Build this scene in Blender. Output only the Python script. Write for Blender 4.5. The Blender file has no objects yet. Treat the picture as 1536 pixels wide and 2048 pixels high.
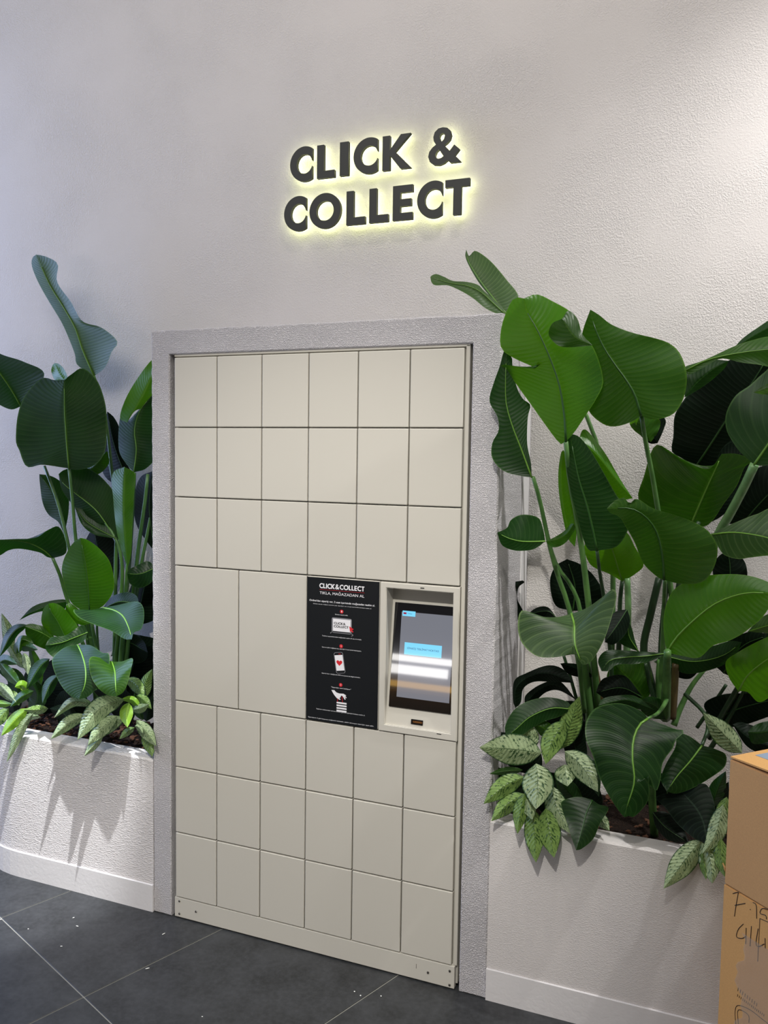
import bpy, bmesh, math, random
from mathutils import Vector, Matrix, Euler
random.seed(7)
SC = bpy.context.scene
COL = SC.collection
# ------------------------------------------------------------------ camera
FPX = 1650.17
CAM = Vector((1.65771429, -2.28716124, 1.59999144))
CROT = Euler((1.50114708, -0.01481173, 0.37876041), 'XYZ')
cd = bpy.data.cameras.new('camera'); cam = bpy.data.objects.new('camera', cd); COL.objects.link(cam)
cam.location = CAM; cam.rotation_euler = CROT
cd.sensor_fit = 'VERTICAL'; cd.sensor_height = 24.0; cd.lens = 24.0 * FPX / 2048.0
cd.clip_start = 0.02
SC.camera = cam
# ------------------------------------------------------------------ world, exposure
SC.view_settings.view_transform = 'Standard'
SC.view_settings.look = 'None'
SC.view_settings.gamma = 1.0
SC.view_settings.use_curve_mapping = False
SC.view_settings.exposure = 0.3
w = bpy.data.worlds.new('world'); SC.world = w; w.use_nodes = True
bg = w.node_tree.nodes['Background']
bg.inputs[0].default_value = (1.0, 0.96, 0.95, 1); bg.inputs[1].default_value = 0.25

def spot(name, loc, tgt, power, col, size, blend, rad):
    d = bpy.data.lights.new(name, 'SPOT'); d.energy = power; d.color = col
    d.spot_size = math.radians(size); d.spot_blend = blend; d.shadow_soft_size = rad
    o = bpy.data.objects.new(name, d); COL.objects.link(o); o.location = loc
    o.rotation_euler = (Vector(tgt) - Vector(loc)).to_track_quat('-Z', 'Y').to_euler()
    return o
def area(name, loc, tgt, power, col, sx, sy):
    d = bpy.data.lights.new(name, 'AREA'); d.energy = power; d.color = col
    d.shape = 'RECTANGLE'; d.size = sx; d.size_y = sy
    o = bpy.data.objects.new(name, d); COL.objects.link(o); o.location = loc
    o.rotation_euler = (Vector(tgt) - Vector(loc)).to_track_quat('-Z', 'Y').to_euler()
    return o
# track spots near the ceiling, an unseen soft fill added overhead, blue daylight from a shop front on the left
spot('track_spot', (2.75, -0.30, 3.45), (1.95, 0.40, 1.70), 170, (1.0, 0.98, 0.96), 84, 1.0, 0.035)
spot('track_spot', (1.50, -1.10, 4.60), (1.20, 0.43, 2.70), 48, (1.0, 0.91, 0.80), 110, 1.0, 0.05)
spot('track_spot', (0.55, -0.72, 3.70), (-0.66, -0.05, 0.14), 900, (0.97, 0.98, 1.0), 16, 0.7, 0.015)
spot('track_spot', (1.55, -3.10, 3.60), (0.42, 0.00, 0.72), 315, (1.0, 0.96, 0.89), 36, 0.8, 0.03)
area('ceiling_fill', (0.3, -3.0, 4.3), (0.5, 0.0, 1.6), 60, (1.0, 0.96, 0.92), 3.6, 1.6)  # unseen fill added to raise the light on upright surfaces
area('shop_front_daylight', (-3.1, -0.25, 2.0), (-0.9, 0.43, 1.3), 64, (0.40, 0.55, 1.0), 1.0, 2.6)

# ------------------------------------------------------------------ helpers
CM = CROT.to_matrix()
def at(px, py, Y):
    """point of the plane y = Y seen at a pixel of the 1536 x 2048 frame"""
    d = CM @ Vector(((px - 768) / FPX, -(py - 1024) / FPX, -1))
    return CAM + d * ((Y - CAM.y) / d.y)

def tag(o, label=None, cat=None, group=None, kind=None):
    if label: o['label'] = label
    if cat: o['category'] = cat
    if group: o['group'] = group
    if kind: o['kind'] = kind
    return o
def empty(name, loc=(0, 0, 0)):
    o = bpy.data.objects.new(name, None); COL.objects.link(o); o.location = loc; o.empty_display_size = 0.05
    return o
def link(name, me, mat, parent=None):
    o = bpy.data.objects.new(name, me); COL.objects.link(o)
    if mat is not None:
        me.materials.clear(); me.materials.append(mat)
    if parent is not None:
        o.parent = parent
        if parent.type == 'EMPTY': o.matrix_parent_inverse = Matrix.Translation(-parent.location)
    return o
def obj(name, bm, mat, parent=None, smooth=False):
    me = bpy.data.meshes.new(name); bm.normal_update(); bm.to_mesh(me); bm.free()
    if smooth:
        for p in me.polygons: p.use_smooth = True
    return link(name, me, mat, parent)
def box(bm, x0, x1, y0, y1, z0, z1, bev=0.0, seg=2):
    r = bmesh.ops.create_cube(bm, size=1.0)
    vs = r['verts']
    for v in vs:
        v.co = Vector(((x0 + x1) / 2 + v.co.x * (x1 - x0), (y0 + y1) / 2 + v.co.y * (y1 - y0), (z0 + z1) / 2 + v.co.z * (z1 - z0)))
    if bev > 0:
        es = list({e for v in vs for e in v.link_edges})
        bmesh.ops.bevel(bm, geom=es, offset=bev, segments=seg, affect='EDGES', profile=0.5)
    return vs
def bx(name, dims, mat, parent=None, bev=0.0, seg=2):
    bm = bmesh.new(); box(bm, *dims, bev=bev, seg=seg)
    return obj(name, bm, mat, parent)
def cr(pts, n):
    """Catmull-Rom through pts (tuples), resampled evenly to n+1 points"""
    P = [Vector(p) for p in pts]
    if len(P) == 2: return [P[0].lerp(P[1], i / n) for i in range(n + 1)]
    Q = [P[0] * 2 - P[1]] + P + [P[-1] * 2 - P[-2]]
    dense = []
    for i in range(1, len(Q) - 2):
        a, b, c, d = Q[i - 1:i + 3]
        for k in range(10):
            t = k / 10
            dense.append(0.5 * ((2 * b) + (c - a) * t + (2 * a - 5 * b + 4 * c - d) * t * t + (3 * b - a - 3 * c + d) * t ** 3))
    dense.append(P[-1])
    L = [0.0]
    for i in range(1, len(dense)): L.append(L[-1] + (dense[i] - dense[i - 1]).length)
    out = []; j = 0
    for i in range(n + 1):
        s = L[-1] * i / n
        while j < len(L) - 2 and L[j + 1] < s: j += 1
        seg = L[j + 1] - L[j]
        out.append(dense[j].lerp(dense[j + 1], 0 if seg == 0 else min(1, (s - L[j]) / seg)))
    return out
def tube_mesh(name, pts, r0, r1, sides=8, cap=True):
    vs, fs = [], []
    n = len(pts)
    up = Vector((0.3, -1, 0.2))
    for i, p in enumerate(pts):
        T = (pts[min(n - 1, i + 1)] - pts[max(0, i - 1)]).normalized()
        a = T.cross(up).normalized(); b = T.cross(a)
        r = r0 + (r1 - r0) * i / (n - 1)
        for k in range(sides):
            an = 2 * math.pi * k / sides
            vs.append(p + (a * math.cos(an) + b * math.sin(an)) * r)
    for i in range(n - 1):
        for k in range(sides):
            k2 = (k + 1) % sides
            fs.append((i * sides + k, i * sides + k2, (i + 1) * sides + k2, (i + 1) * sides + k))
    if cap:
        fs.append(tuple(range(sides - 1, -1, -1))); fs.append(tuple((n - 1) * sides + k for k in range(sides)))
    me = bpy.data.meshes.new(name); me.from_pydata([tuple(v) for v in vs], [], fs)
    for p in me.polygons: p.use_smooth = True
    return me

# ------------------------------------------------------------------ materials
def srgb(r, g, b):
    f = lambda c: (c / 255 / 12.92) if c <= 10.3 else ((c / 255 + 0.055) / 1.055) ** 2.4
    return (f(r), f(g), f(b), 1)
class N:
    def __init__(s, name):
        s.m = bpy.data.materials.new(name); s.m.use_nodes = True
        s.t = s.m.node_tree; s.b = s.t.nodes['Principled BSDF']; s.o = s.t.nodes['Material Output']
    def n(s, typ, **kw):
        x = s.t.nodes.new(typ)
        for k, v in kw.items():
            if isinstance(k, str) and hasattr(x, k): setattr(x, k, v)
        return x
    def l(s, a, b): s.t.links.new(a, b)
    def math(s, op, a, b=None, c=None):
        x = s.t.nodes.new('ShaderNodeMath'); x.operation = op
        for i, v in enumerate((a, b, c)):
            if v is None: continue
            if isinstance(v, (int, float)): x.inputs[i].default_value = v
            else: s.l(v, x.inputs[i])
        return x.outputs[0]
    def noise(s, vec, scale, detail=2, rough=0.5):
        x = s.t.nodes.new('ShaderNodeTexNoise'); x.inputs['Scale'].default_value = scale
        x.inputs['Detail'].default_value = detail; x.inputs['Roughness'].default_value = rough
        if vec is not None: s.l(vec, x.inputs['Vector'])
        return x.outputs['Fac']
    def mapr(s, v, a, b, c=0.0, d=1.0):
        x = s.t.nodes.new('ShaderNodeMapRange'); s.l(v, x.inputs[0])
        for i, q in enumerate((a, b, c, d)): x.inputs[i + 1].default_value = q
        return x.outputs[0]
    def mix(s, f, a, b):
        x = s.t.nodes.new('ShaderNodeMix'); x.data_type = 'RGBA'
        if isinstance(f, (int, float)): x.inputs[0].default_value = f
        else: s.l(f, x.inputs[0])
        for i, v in ((6, a), (7, b)):
            if isinstance(v, tuple): x.inputs[i].default_value = v
            else: s.l(v, x.inputs[i])
        return x.outputs[2]
    def pos(s): return s.n('ShaderNodeNewGeometry').outputs['Position']
    def scale(s, vec, sc):
        x = s.t.nodes.new('ShaderNodeMapping'); x.inputs['Scale'].default_value = sc; s.l(vec, x.inputs['Vector'])
        return x.outputs[0]
    def bump(s, h, strength, dist):
        x = s.t.nodes.new('ShaderNodeBump'); x.inputs['Strength'].default_value = strength
        x.inputs['Distance'].default_value = dist; s.l(h, x.inputs['Height'])
        s.l(x.outputs[0], s.b.inputs['Normal']); return x.outputs[0]
    def base(s, c):
        if isinstance(c, tuple): s.b.inputs['Base Color'].default_value = c
        else: s.l(c, s.b.inputs['Base Color'])
    def rough(s, r): s.b.inputs['Roughness'].default_value = r

def plain(name, c, rough=0.5, metal=0.0, spec=0.5):
    q = N(name); q.base(c); q.rough(rough); q.b.inputs['Metallic'].default_value = metal
    q.b.inputs['Specular IOR Level'].default_value = spec
    return q.m
def stucco(name, c, sc=(1, 1, 1), freq=130, dist=0.0035, strength=0.6, patch=0.5):
    q = N(name); p = q.scale(q.pos(), sc)
    fine = q.noise(p, freq, 3, 0.55)
    ridge = q.math('ABSOLUTE', q.math('SUBTRACT', fine, 0.5))
    h = q.math('ADD', q.mapr(ridge, 0.0, 0.12), q.noise(p, freq * 2.6, 2))
    big = q.mapr(q.noise(q.pos(), 3.0, 3), 0.35, 0.65, patch, 1.0)
    h = q.math('MULTIPLY', h, big)
    q.base(q.mix(q.mapr(q.noise(q.pos(), 5, 4), 0.3, 0.7), tuple(v * 0.965 for v in c[:3]) + (1,), c))
    q.rough(0.85); q.b.inputs['Specular IOR Level'].default_value = 0.25
    q.bump(h, strength, dist)
    return q.m
M = {}
M['wall'] = stucco('wall_stucco', srgb(207, 203, 200), (1, 1, 1), 105, 0.0024, 0.55, 0.25)
M['frame'] = stucco('frame_stucco', srgb(214, 211, 213), (1, 1, 1.0), 150, 0.004, 0.85, 0.7)
M['planter'] = stucco('planter_stucco', srgb(215, 211, 210), (0.45, 1, 1.5), 95, 0.0032, 0.7, 0.35)
M['planter2'] = stucco('planter_stucco_fine', srgb(208, 204, 202), (0.6, 1, 1.3), 150, 0.002, 0.4, 0.35)
M['skirt'] = stucco('baseboard_paint', srgb(214, 212, 212), (1, 1, 1), 30, 0.0008, 0.3, 0.5)
M['locker'] = plain('locker_powder_coat', srgb(198, 195, 185), 0.38, 0, 0.4)
M['carcass'] = plain('locker_carcass', srgb(194, 191, 181), 0.45)
M['dark'] = plain('dark_gap', srgb(30, 28, 28), 0.7)
M['screw'] = plain('screw_steel', srgb(120, 118, 112), 0.35, 0.9)
M['black_print'] = plain('poster_black', srgb(17, 20, 23), 0.55, 0, 0.25)
M['white_print'] = plain('print_white', srgb(232, 232, 236), 0.6)
M['red_print'] = plain('print_red', srgb(205, 28, 40), 0.6)
M['grey_print'] = plain('print_grey', srgb(140, 140, 146), 0.6)
M['letter'] = plain('letter_black', srgb(40, 42, 38), 0.55)
def emit(name, c, s):
    q = N(name); q.base((0, 0, 0, 1)); q.b.inputs['Emission Color'].default_value = c
    q.b.inputs['Emission Strength'].default_value = s; q.rough(0.1); return q.m
M['led'] = emit('letter_led', (0.95, 1.0, 0.52, 1), 4.6)
# floor tile
q = N('floor_tile'); p = q.pos()
n1 = q.noise(p, 7, 6, 0.65); n2 = q.noise(p, 60, 4, 0.6)
c = q.mix(q.mapr(n1, 0.35, 0.7), srgb(31, 33, 34), srgb(54, 56, 58))
c = q.mix(q.mapr(n2, 0.4, 0.75, 0, 0.35), c, srgb(72, 74, 76))
q.base(c); q.rough(0.42); q.bump(n2, 0.15, 0.001); M['tile'] = q.m
M['grout'] = plain('grout', srgb(134, 133, 125), 0.9)
# leaves: UV.x = -1..1 across (stored 0..1), UV.y = vein count along
def leafmat(name, c1, c2, vein, trans, tcol, rough=0.33, spec=0.5, vs=0.45, rim=None):
    q = N(name); uv = q.n('ShaderNodeUVMap').outputs[0]
    sp = q.n('ShaderNodeSeparateXYZ'); q.l(uv, sp.inputs[0])
    u = q.math('ABSOLUTE', q.math('MULTIPLY_ADD', sp.outputs[0], 2.0, -1.0))
    v = q.math('SUBTRACT', sp.outputs[1], q.math('MULTIPLY', q.math('POWER', u, 1.5), 2.2))
    wv = q.math('SINE', q.math('MULTIPLY', v, 2 * math.pi))
    wv2 = q.math('SINE', q.math('MULTIPLY', v, 2 * math.pi * 4.3))
    line = q.math('POWER', q.mapr(wv, -1, 1), 10)
    big = q.noise(q.pos(), 9, 3)
    c = q.mix(q.mapr(big, 0.35, 0.65), c1, c2)
    c = q.mix(q.math('MULTIPLY', line, vs), c, vein)
    c = q.mix(q.mapr(u, 0.02, 0.05, 0.75, 0.0), c, vein)
    c = q.mix(q.mapr(u, 0.965, 0.985, 0.0, 0.8), c, rim or vein)
    q.base(c); q.rough(rough); q.b.inputs['Specular IOR Level'].default_value = spec
    h = q.math('ADD', wv, q.math('MULTIPLY', wv2, 0.35))
    bn = q.bump(h, 0.25, 0.0006)
    if trans > 0:
        tr = q.n('ShaderNodeBsdfTranslucent'); mt = q.mix(q.math('MULTIPLY', line, 0.3), tcol, vein)
        q.l(mt, tr.inputs['Color']); q.l(bn, tr.inputs['Normal'])
        ms = q.n('ShaderNodeMixShader'); ms.inputs[0].default_value = trans
        q.l(q.b.outputs[0], ms.inputs[1]); q.l(tr.outputs[0], ms.inputs[2]); q.l(ms.outputs[0], q.o.inputs[0])
    return q.m
M['D'] = leafmat('leaf_deep_green', srgb(12, 36, 12), srgb(22, 52, 17), srgb(60, 92, 44), 0.22, srgb(45, 110, 12), 0.38, 0.3, 0.25)
M['K'] = leafmat('leaf_shaded_dark_green', srgb(6, 15, 9), srgb(10, 24, 13), srgb(38, 54, 40), 0.05, srgb(20, 50, 12), 0.45, 0.12, 0.3)  # near-black green: shade among the foliage put into the colour
M['G'] = leafmat('leaf_mid_green', srgb(27, 58, 9), srgb(40, 74, 13), srgb(72, 108, 32), 0.3, srgb(64, 130, 4), 0.34, 0.45, 0.3)
M['B'] = leafmat('leaf_young_backlit_green', srgb(40, 88, 10), srgb(54, 106, 14), srgb(84, 130, 26), 0.45, srgb(98, 164, 2), 0.28, 0.55, 0.3)  # new leaves and backlit ones, whose glow is put into the colour
M['S'] = leafmat('leaf_dusty_green', srgb(40, 64, 34), srgb(56, 80, 44), srgb(100, 126, 74), 0.25, srgb(80, 130, 24), 0.42, 0.4, 0.35)
M['lime'] = leafmat('leaf_lime', srgb(110, 158, 40), srgb(132, 176, 54), srgb(170, 200, 96), 0.4, srgb(160, 200, 40), 0.4, vs=0.3)
def varmat(name, pale, dark):
    q = N(name); uv = q.n('ShaderNodeUVMap').outputs[0]
    sp = q.n('ShaderNodeSeparateXYZ'); q.l(uv, sp.inputs[0])
    u = q.math('ABSOLUTE', q.math('MULTIPLY_ADD', sp.outputs[0], 2.0, -1.0))
    v = q.math('SUBTRACT', sp.outputs[1], q.math('MULTIPLY', u, 3.0))
    cb = q.n('ShaderNodeCombineXYZ'); q.l(q.math('MULTIPLY', sp.outputs[0], 9.0), cb.inputs[0])
    q.l(q.math('MULTIPLY', v, 1.9), cb.inputs[1])
    ps = q.n('ShaderNodeSeparateXYZ'); q.l(q.pos(), ps.inputs[0]); q.l(q.math('MULTIPLY', ps.outputs[0], 0.5), cb.inputs[2])
    f = q.noise(cb.outputs[0], 1.0, 3, 0.6)
    spl = q.mapr(f, 0.55, 0.60, 0.0, 0.95)
    edge = q.mapr(q.math('ADD', u, q.math('MULTIPLY', f, 0.25)), 1.0, 1.08, 0, 1)
    mid = q.mapr(u, 0.02, 0.045, 0.7, 0.0)
    m = q.math('MAXIMUM', q.math('MAXIMUM', spl, edge), mid)
    c = q.mix(m, pale, dark)
    q.base(c); q.rough(0.38)
    bn = q.bump(q.math('SINE', q.math('MULTIPLY', v, 2 * math.pi * 0.8)), 0.4, 0.0015)
    tr = q.n('ShaderNodeBsdfTranslucent'); q.l(q.mix(m, srgb(150, 180, 80), srgb(50, 110, 20)), tr.inputs['Color']); q.l(bn, tr.inputs['Normal'])
    ms = q.n('ShaderNodeMixShader'); ms.inputs[0].default_value = 0.25
    q.l(q.b.outputs[0], ms.inputs[1]); q.l(tr.outputs[0], ms.inputs[2]); q.l(ms.outputs[0], q.o.inputs[0])
    return q.m
M['V'] = varmat('leaf_silver_mottled', srgb(150, 168, 128), srgb(34, 66, 34))
M['W'] = varmat('leaf_green_mottled', srgb(118, 148, 78), srgb(30, 62, 28))
M['rib'] = plain('leaf_midrib', srgb(92, 134, 44), 0.4)
M['ribd'] = plain('leaf_midrib_dark', srgb(36, 74, 22), 0.4)
def stemmat(name, a, b):
    q = N(name); f = q.noise(q.scale(q.pos(), (1, 1, 0.15)), 60, 3)
    q.base(q.mix(q.mapr(f, 0.3, 0.7), a, b)); q.rough(0.38); return q.m
M['stem'] = stemmat('stem_green', srgb(58, 96, 46), srgb(84, 124, 62))
M['stemd'] = stemmat('stem_dark', srgb(24, 48, 26), srgb(40, 66, 36))
M['stempale'] = stemmat('stem_pale', srgb(96, 138, 84), srgb(116, 156, 98))
M['brown'] = stemmat('stem_brown', srgb(74, 58, 36), srgb(96, 84, 48))
M['soil'] = stucco('soil', srgb(44, 30, 22), (1, 1, 1), 60, 0.01, 1.0, 0.8)
q = N('bark'); q.base(q.mix(q.noise(q.pos(), 40, 2), srgb(60, 34, 20), srgb(100, 62, 38))); q.rough(0.85); M['bark'] = q.m
# cardboard
def card(name, c):
    q = N(name); f = q.noise(q.scale(q.pos(), (1, 1, 1)), 400, 3); g = q.noise(q.scale(q.pos(), (1, 1, 0.3)), 9, 4)
    cc = q.mix(q.mapr(f, 0.35, 0.65), tuple(v * 0.9 for v in c[:3]) + (1,), c)
    cc = q.mix(q.mapr(g, 0.4, 0.7, 0, 0.35), cc, tuple(v * 0.85 for v in c[:3]) + (1,))
    q.base(cc); q.rough(0.8); q.bump(g, 0.2, 0.002); return q.m
M['card1'] = card('cardboard_brown', srgb(200, 156, 104))
M['card2'] = card('cardboard_tan', srgb(214, 164, 100))
M['ink'] = plain('marker_ink', srgb(40, 32, 30), 0.7)
q = N('clear_tape'); q.base(srgb(205, 190, 170)); q.rough(0.15); q.b.inputs['Alpha'].default_value = 0.32; M['tape'] = q.m
M['bluetape'] = plain('label_blue_grey', srgb(150, 165, 185), 0.25)

# ------------------------------------------------------------------ structure
D = 0.43
PH0 = 0.50
FX0, FX1, FZ = -0.091, 1.097, 1.998
tag(bx('wall_back', (-3.2, 4.2, D, D + 0.15, 0, 4.6), M['wall']), kind='structure')
# floor: grout bed with separate tiles laid at an angle
fl = tag(bx('floor', (-3.2, 4.2, -6.5, D, -0.05, -0.0022), M['grout']), kind='structure')
o0 = at(2, 1835, 0); 
def fl_at(px, py):
    d = CM @ Vector(((px - 768) / FPX, -(py - 1024) / FPX, -1)); return CAM + d * (-CAM.z / d.z)
c0 = fl_at(2, 1835.5); c1 = fl_at(170.5, 1996.4)
ea = (c1 - c0).normalized(); eb = Vector((-ea.y, ea.x, 0)); TS = (c1 - c0).length * 0.985; TB = 1.2
bm = bmesh.new(); box(bm, -TS / 2 + 0.0019, TS / 2 - 0.0019, -TB / 2 + 0.0019, TB / 2 - 0.0019, -0.008, 0.0, bev=0.001, seg=1)
tm = bpy.data.meshes.new('tile'); bm.to_mesh(tm); bm.free()
ang = math.atan2(ea.y, ea.x)
for i in range(-3, 6):
    for j in range(-4, 2):
        ctr = c0 + ea * (TS * (i + 0.5)) + eb * (TB * (j + 0.5))
        if not (-2.2 < ctr.x < 3.0 and -3.2 < ctr.y < 0.9): continue
        o = link('tile', tm, M['tile'], fl); o.location = (ctr.x, ctr.y, 0); o.rotation_euler = (0, 0, ang)
# stucco surround of the locker bay
def rough_edges(bm, amp, sd):
    rnd = random.Random(sd)
    for v in bm.verts:
        v.co += Vector((rnd.uniform(-amp, amp), rnd.uniform(-amp, amp), rnd.uniform(-amp, amp)))
IX0, IX1, IZ = -0.018, 1.013, 1.917
fr = bmesh.new()
def prism(bm, x0, x1, z0, z1, y0, y1, n):
    box(bm, x0, x1, y0, y1, z0, z1, bev=0.005, seg=2)
prism(fr, FX0, IX0, 0, FZ, 0.0, D, 1)
prism(fr, IX1, FX1, 0, FZ, 0.0, D, 1)
fr2 = bmesh.new()
# one solid ring profile (front face with an opening), extruded back
bm = bmesh.new()
outer = [(FX0, 0), (FX0, FZ), (FX1, FZ), (FX1, 0)]
inner = [(IX0, 0), (IX0, IZ), (IX1, IZ), (IX1, 0)]
fr.free(); fr2.free()
ring = [outer[0], outer[1], outer[2], outer[3], inner[3], inner[2], inner[1], inner[0]]
def subdiv(pts, step):
    out = []
    for a, b in zip(pts, pts[1:] + pts[:1]):
        L = math.dist(a, b); n = max(1, int(L / step))
        for k in range(n): out.append((a[0] + (b[0] - a[0]) * k / n, a[1] + (b[1] - a[1]) * k / n))
    return out
rnd = random.Random(3)
ro = []
for (x, z) in subdiv(ring, 0.02):
    inside = IX0 - 0.001 <= x <= IX1 + 0.001 and z <= IZ + 0.001
    a = 0.0 if inside or z < 0.01 else 0.0013
    ro.append((x + rnd.uniform(-a, a), z + rnd.uniform(-a, a)))
fv = [bm.verts.new((x, 0.004, z)) for x, z in ro]
cx, cz = 0.503, 1.0
bv = [bm.verts.new((x, D, z)) for x, z in subdiv(ring, 0.02)]
n = len(fv)
for i in range(n):
    bm.faces.new((fv[i], bv[i], bv[(i + 1) % n], fv[(i + 1) % n]))
# front: inset rim for a soft arris
iv = []
for i, (x, z) in enumerate(ro):
    a = ro[i - 1]; b = ro[(i + 1) % n]; t = Vector((b[0] - a[0], b[1] - a[1])).normalized(); nn = Vector((t.y, -t.x))
    iv.append(bm.verts.new((x + nn.x * 0.004, 0.0, max(0.0, z + nn.y * 0.004))))
for i in range(n):
    bm.faces.new((fv[i], fv[(i + 1) % n], iv[(i + 1) % n], iv[i]))
bm.faces.new(iv)
bmesh.ops.recalc_face_normals(bm, faces=bm.faces)
bmesh.ops.triangulate(bm, faces=[f for f in bm.faces if len(f.verts) > 4])
tag(obj('trim_1', bm, M['frame']), 'thick white stucco surround framing the parcel locker', kind='structure')
tag(bx('trim_2', (FX1, FX1 + 0.004, 0.315, 0.40, PH0, FZ - 0.12), M['skirt'], bev=0.001), kind='structure')
tag(bx('wall_recess_shade', (IX0, IX1, D - 0.012, D - 0.002, 0, IZ), M['dark']), kind='structure')  # near-black sheet: shade of the gap behind the locker put into its colour

# rest of the shop behind the camera (seen only as reflections)
tag(bx('wall_front', (-3.2, 4.2, -6.6, -6.5, 0, 4.6), plain('shop_wall', srgb(120, 120, 126), 0.8)), kind='structure')

M['glow'] = emit('lightbox', (1.0, 0.97, 0.94, 1), 9); M['orange'] = emit('lit_shelf_edge', (0.95, 0.55, 0.15, 1), 3.5)
tag(bx('trim_3', (-3.1, -0.75, -6.46, -6.40, 1.00, 1.07), M['glow']), kind='structure')
tag(bx('trim_4', (-3.1, -0.95, -6.46, -6.40, 0.86, 0.96), M['glow']), kind='structure')
tag(bx('trim_5', (-3.1, 0.6, -6.46, -6.30, 0.72, 0.78), M['orange']), kind='structure')
tag(bx('trim_6', (-3.1, 0.6, -6.46, -6.36, 0.0, 0.68), plain('counter_tan', srgb(150, 130, 100), 0.7)), kind='structure')
# ------------------------------------------------------------------ planters
PH = 0.542
def planter_profile(x0, x1, curve):
    pts = [(x1, 0.0), (x0, 0.0)]
    if curve:
        R = D - 0.002
        pts = [(x1, 0.0)] + [(x0 - R * math.sin(a), R - R * math.cos(a)) for a in [math.pi / 2 * k / 16 for k in range(17)]]
    return pts
def planter(name, x0, x1, curve, label):
    root = empty(name, ((x0 + x1) / 2, 0.2, 0))
    T = 0.075
    front = planter_profile(x0, x1, curve)
    def wall_strip(z0, z1, t0, t1, bev):
        bm = bmesh.new(); secs = []
        n = len(front)
        for i, (x, y) in enumerate(front):
            a = front[max(0, i - 1)]; b = front[min(n - 1, i + 1)]
            t = Vector((b[0] - a[0], b[1] - a[1])).normalized(); nn = Vector((t.y, -t.x)) * (-1)
            # nn points into the planter
            if nn.y < 0 and abs(t.x) > 0.5: nn = -nn
            if curve and nn.x < 0: nn = -nn
            prof = [(t0, z0), (t0, z1 - bev), (t0 + bev, z1), (t1 - bev, z1), (t1, z1 - bev), (t1, z0)]
            secs.append([bm.verts.new((x + nn.x * d, min(D - 0.001, y + nn.y * d), z)) for d, z in prof])
        for i in range(n - 1):
            for k in range(6):
                k2 = (k + 1) % 6
                bm.faces.new((secs[i][k], secs[i + 1][k], secs[i + 1][k2], secs[i][k2]))
        bm.faces.new(secs[0]); bm.faces.new(secs[-1][::-1])
        bmesh.ops.recalc_face_normals(bm, faces=bm.faces)
        return bm
    obj('planter_wall', wall_strip(0, PH, 0.0, T, 0.006), M['planter' if curve else 'planter2'], root)
    obj('skirting', wall_strip(0, 0.097, -0.006, 0.0, 0.002), M['skirt'], root)
    xl = x0 - (D - T - 0.01 if curve else 0)
    # soil bed with lumps
    bm = bmesh.new(); nx = 60; rr = random.Random(5)
    g = [[bm.verts.new((xl + (x1 - xl) * i / nx, T + (D - 0.004 - T) * j / 8, 0.495 + rr.uniform(-0.006, 0.008))) for j in range(9)] for i in range(nx + 1)]
    for i in range(nx):
        for j in range(8): bm.faces.new((g[i][j], g[i + 1][j], g[i + 1][j + 1], g[i][j + 1]))
    tag(obj('soil', bm, M['soil'], root), kind='stuff')
    bm = bmesh.new()
    for k in range(420):
        s = rr.uniform(0.006, 0.014)
        m = Matrix.Translation((rr.uniform(xl + 0.02, x1), rr.uniform(T + 0.012, D - 0.03), 0.506 + rr.uniform(0, 0.008))) @ Euler((rr.uniform(-.5, .5), rr.uniform(-.5, .5), rr.uniform(0, 6))).to_matrix().to_4x4() @ Matrix.Diagonal((s, s * 0.7, s * 0.4, 1))
        bmesh.ops.create_icosphere(bm, subdivisions=1, radius=1, matrix=m)
    tag(obj('bark_chips', bm, M['bark'], root), kind='stuff')
    tag(root, label, 'planter')
    return root
planter('planter', -0.70, FX0, True, 'low white stucco planter with a curved end, left of the locker')
planter('planter', FX1, 3.2, False, 'low white stucco planter right of the locker, running behind the stacked cardboard boxes')

# ------------------------------------------------------------------ locker
CW = 0.165; RH = 0.22908; BH = 0.46003; KZ = 0.0734; H = 1.9079
lk = empty('parcel_locker', (0.495, 0.15, 0))
tag(lk, 'tall cream metal parcel locker with grid of small doors, poster and touch screen', 'locker')
bm = bmesh.new()
NX0, NZ1, NZ0 = 4.5 * CW + 0.004, H - 3 * RH - 0.006, H - 3 * RH - BH + 0.006
box(bm, -0.004, 1.004, 0.10, 0.37, 0.012, H + 0.010)
box(bm, -0.004, NX0, 0.018, 0.10, 0.012, H + 0.010)
box(bm, NX0, 1.004, 0.018, 0.10, NZ1, H + 0.010)
box(bm, NX0, 1.004, 0.018, 0.10, 0.012, NZ0)
box(bm, 0.9945, 1.004, 0.018, 0.10, NZ0, NZ1)
box(bm, 0.9925, 1.0045, 0.006, 0.03, KZ, H + 0.008, bev=0.002)
box(bm, -0.003, 1.0045, 0.006, 0.03, H + 0.002, H + 0.0105, bev=0.002)
# hollow for the kiosk niche: carve by boolean-free approach (front kept behind the niche)
car = obj('carcass', bm, M['carcass'], lk)
zr = [H, H - RH, H - 2 * RH, H - 3 * RH, H - 3 * RH - BH, H - 4 * RH - BH, H - 5 * RH - BH, H - 6 * RH - BH]
G2 = 0.0018
def door(x0, x1, z1, z0):
    rr = random.Random(int(x0 * 1000 + z0 * 7000)); dy = rr.uniform(-0.0006, 0.0006)
    return bx('door', (x0 + G2, x1 - G2, dy, 0.0165, z0 + G2, z1 - G2), M['locker'], lk, bev=0.0026, seg=3)
for r in (0, 1, 2, 4, 5, 6):
    for c in range(6): door(c * CW, (c + 1) * CW, zr[r], zr[r + 1])
for x0, x1 in ((0, 1.5), (1.5, 3), (3, 4.5)): door(x0 * CW, x1 * CW, zr[3], zr[4])
kp = bx('kick_plate', (-0.003, 0.999, 0.0, 0.017, 0.004, KZ - 0.001), M['locker'], lk, bev=0.001)
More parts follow.
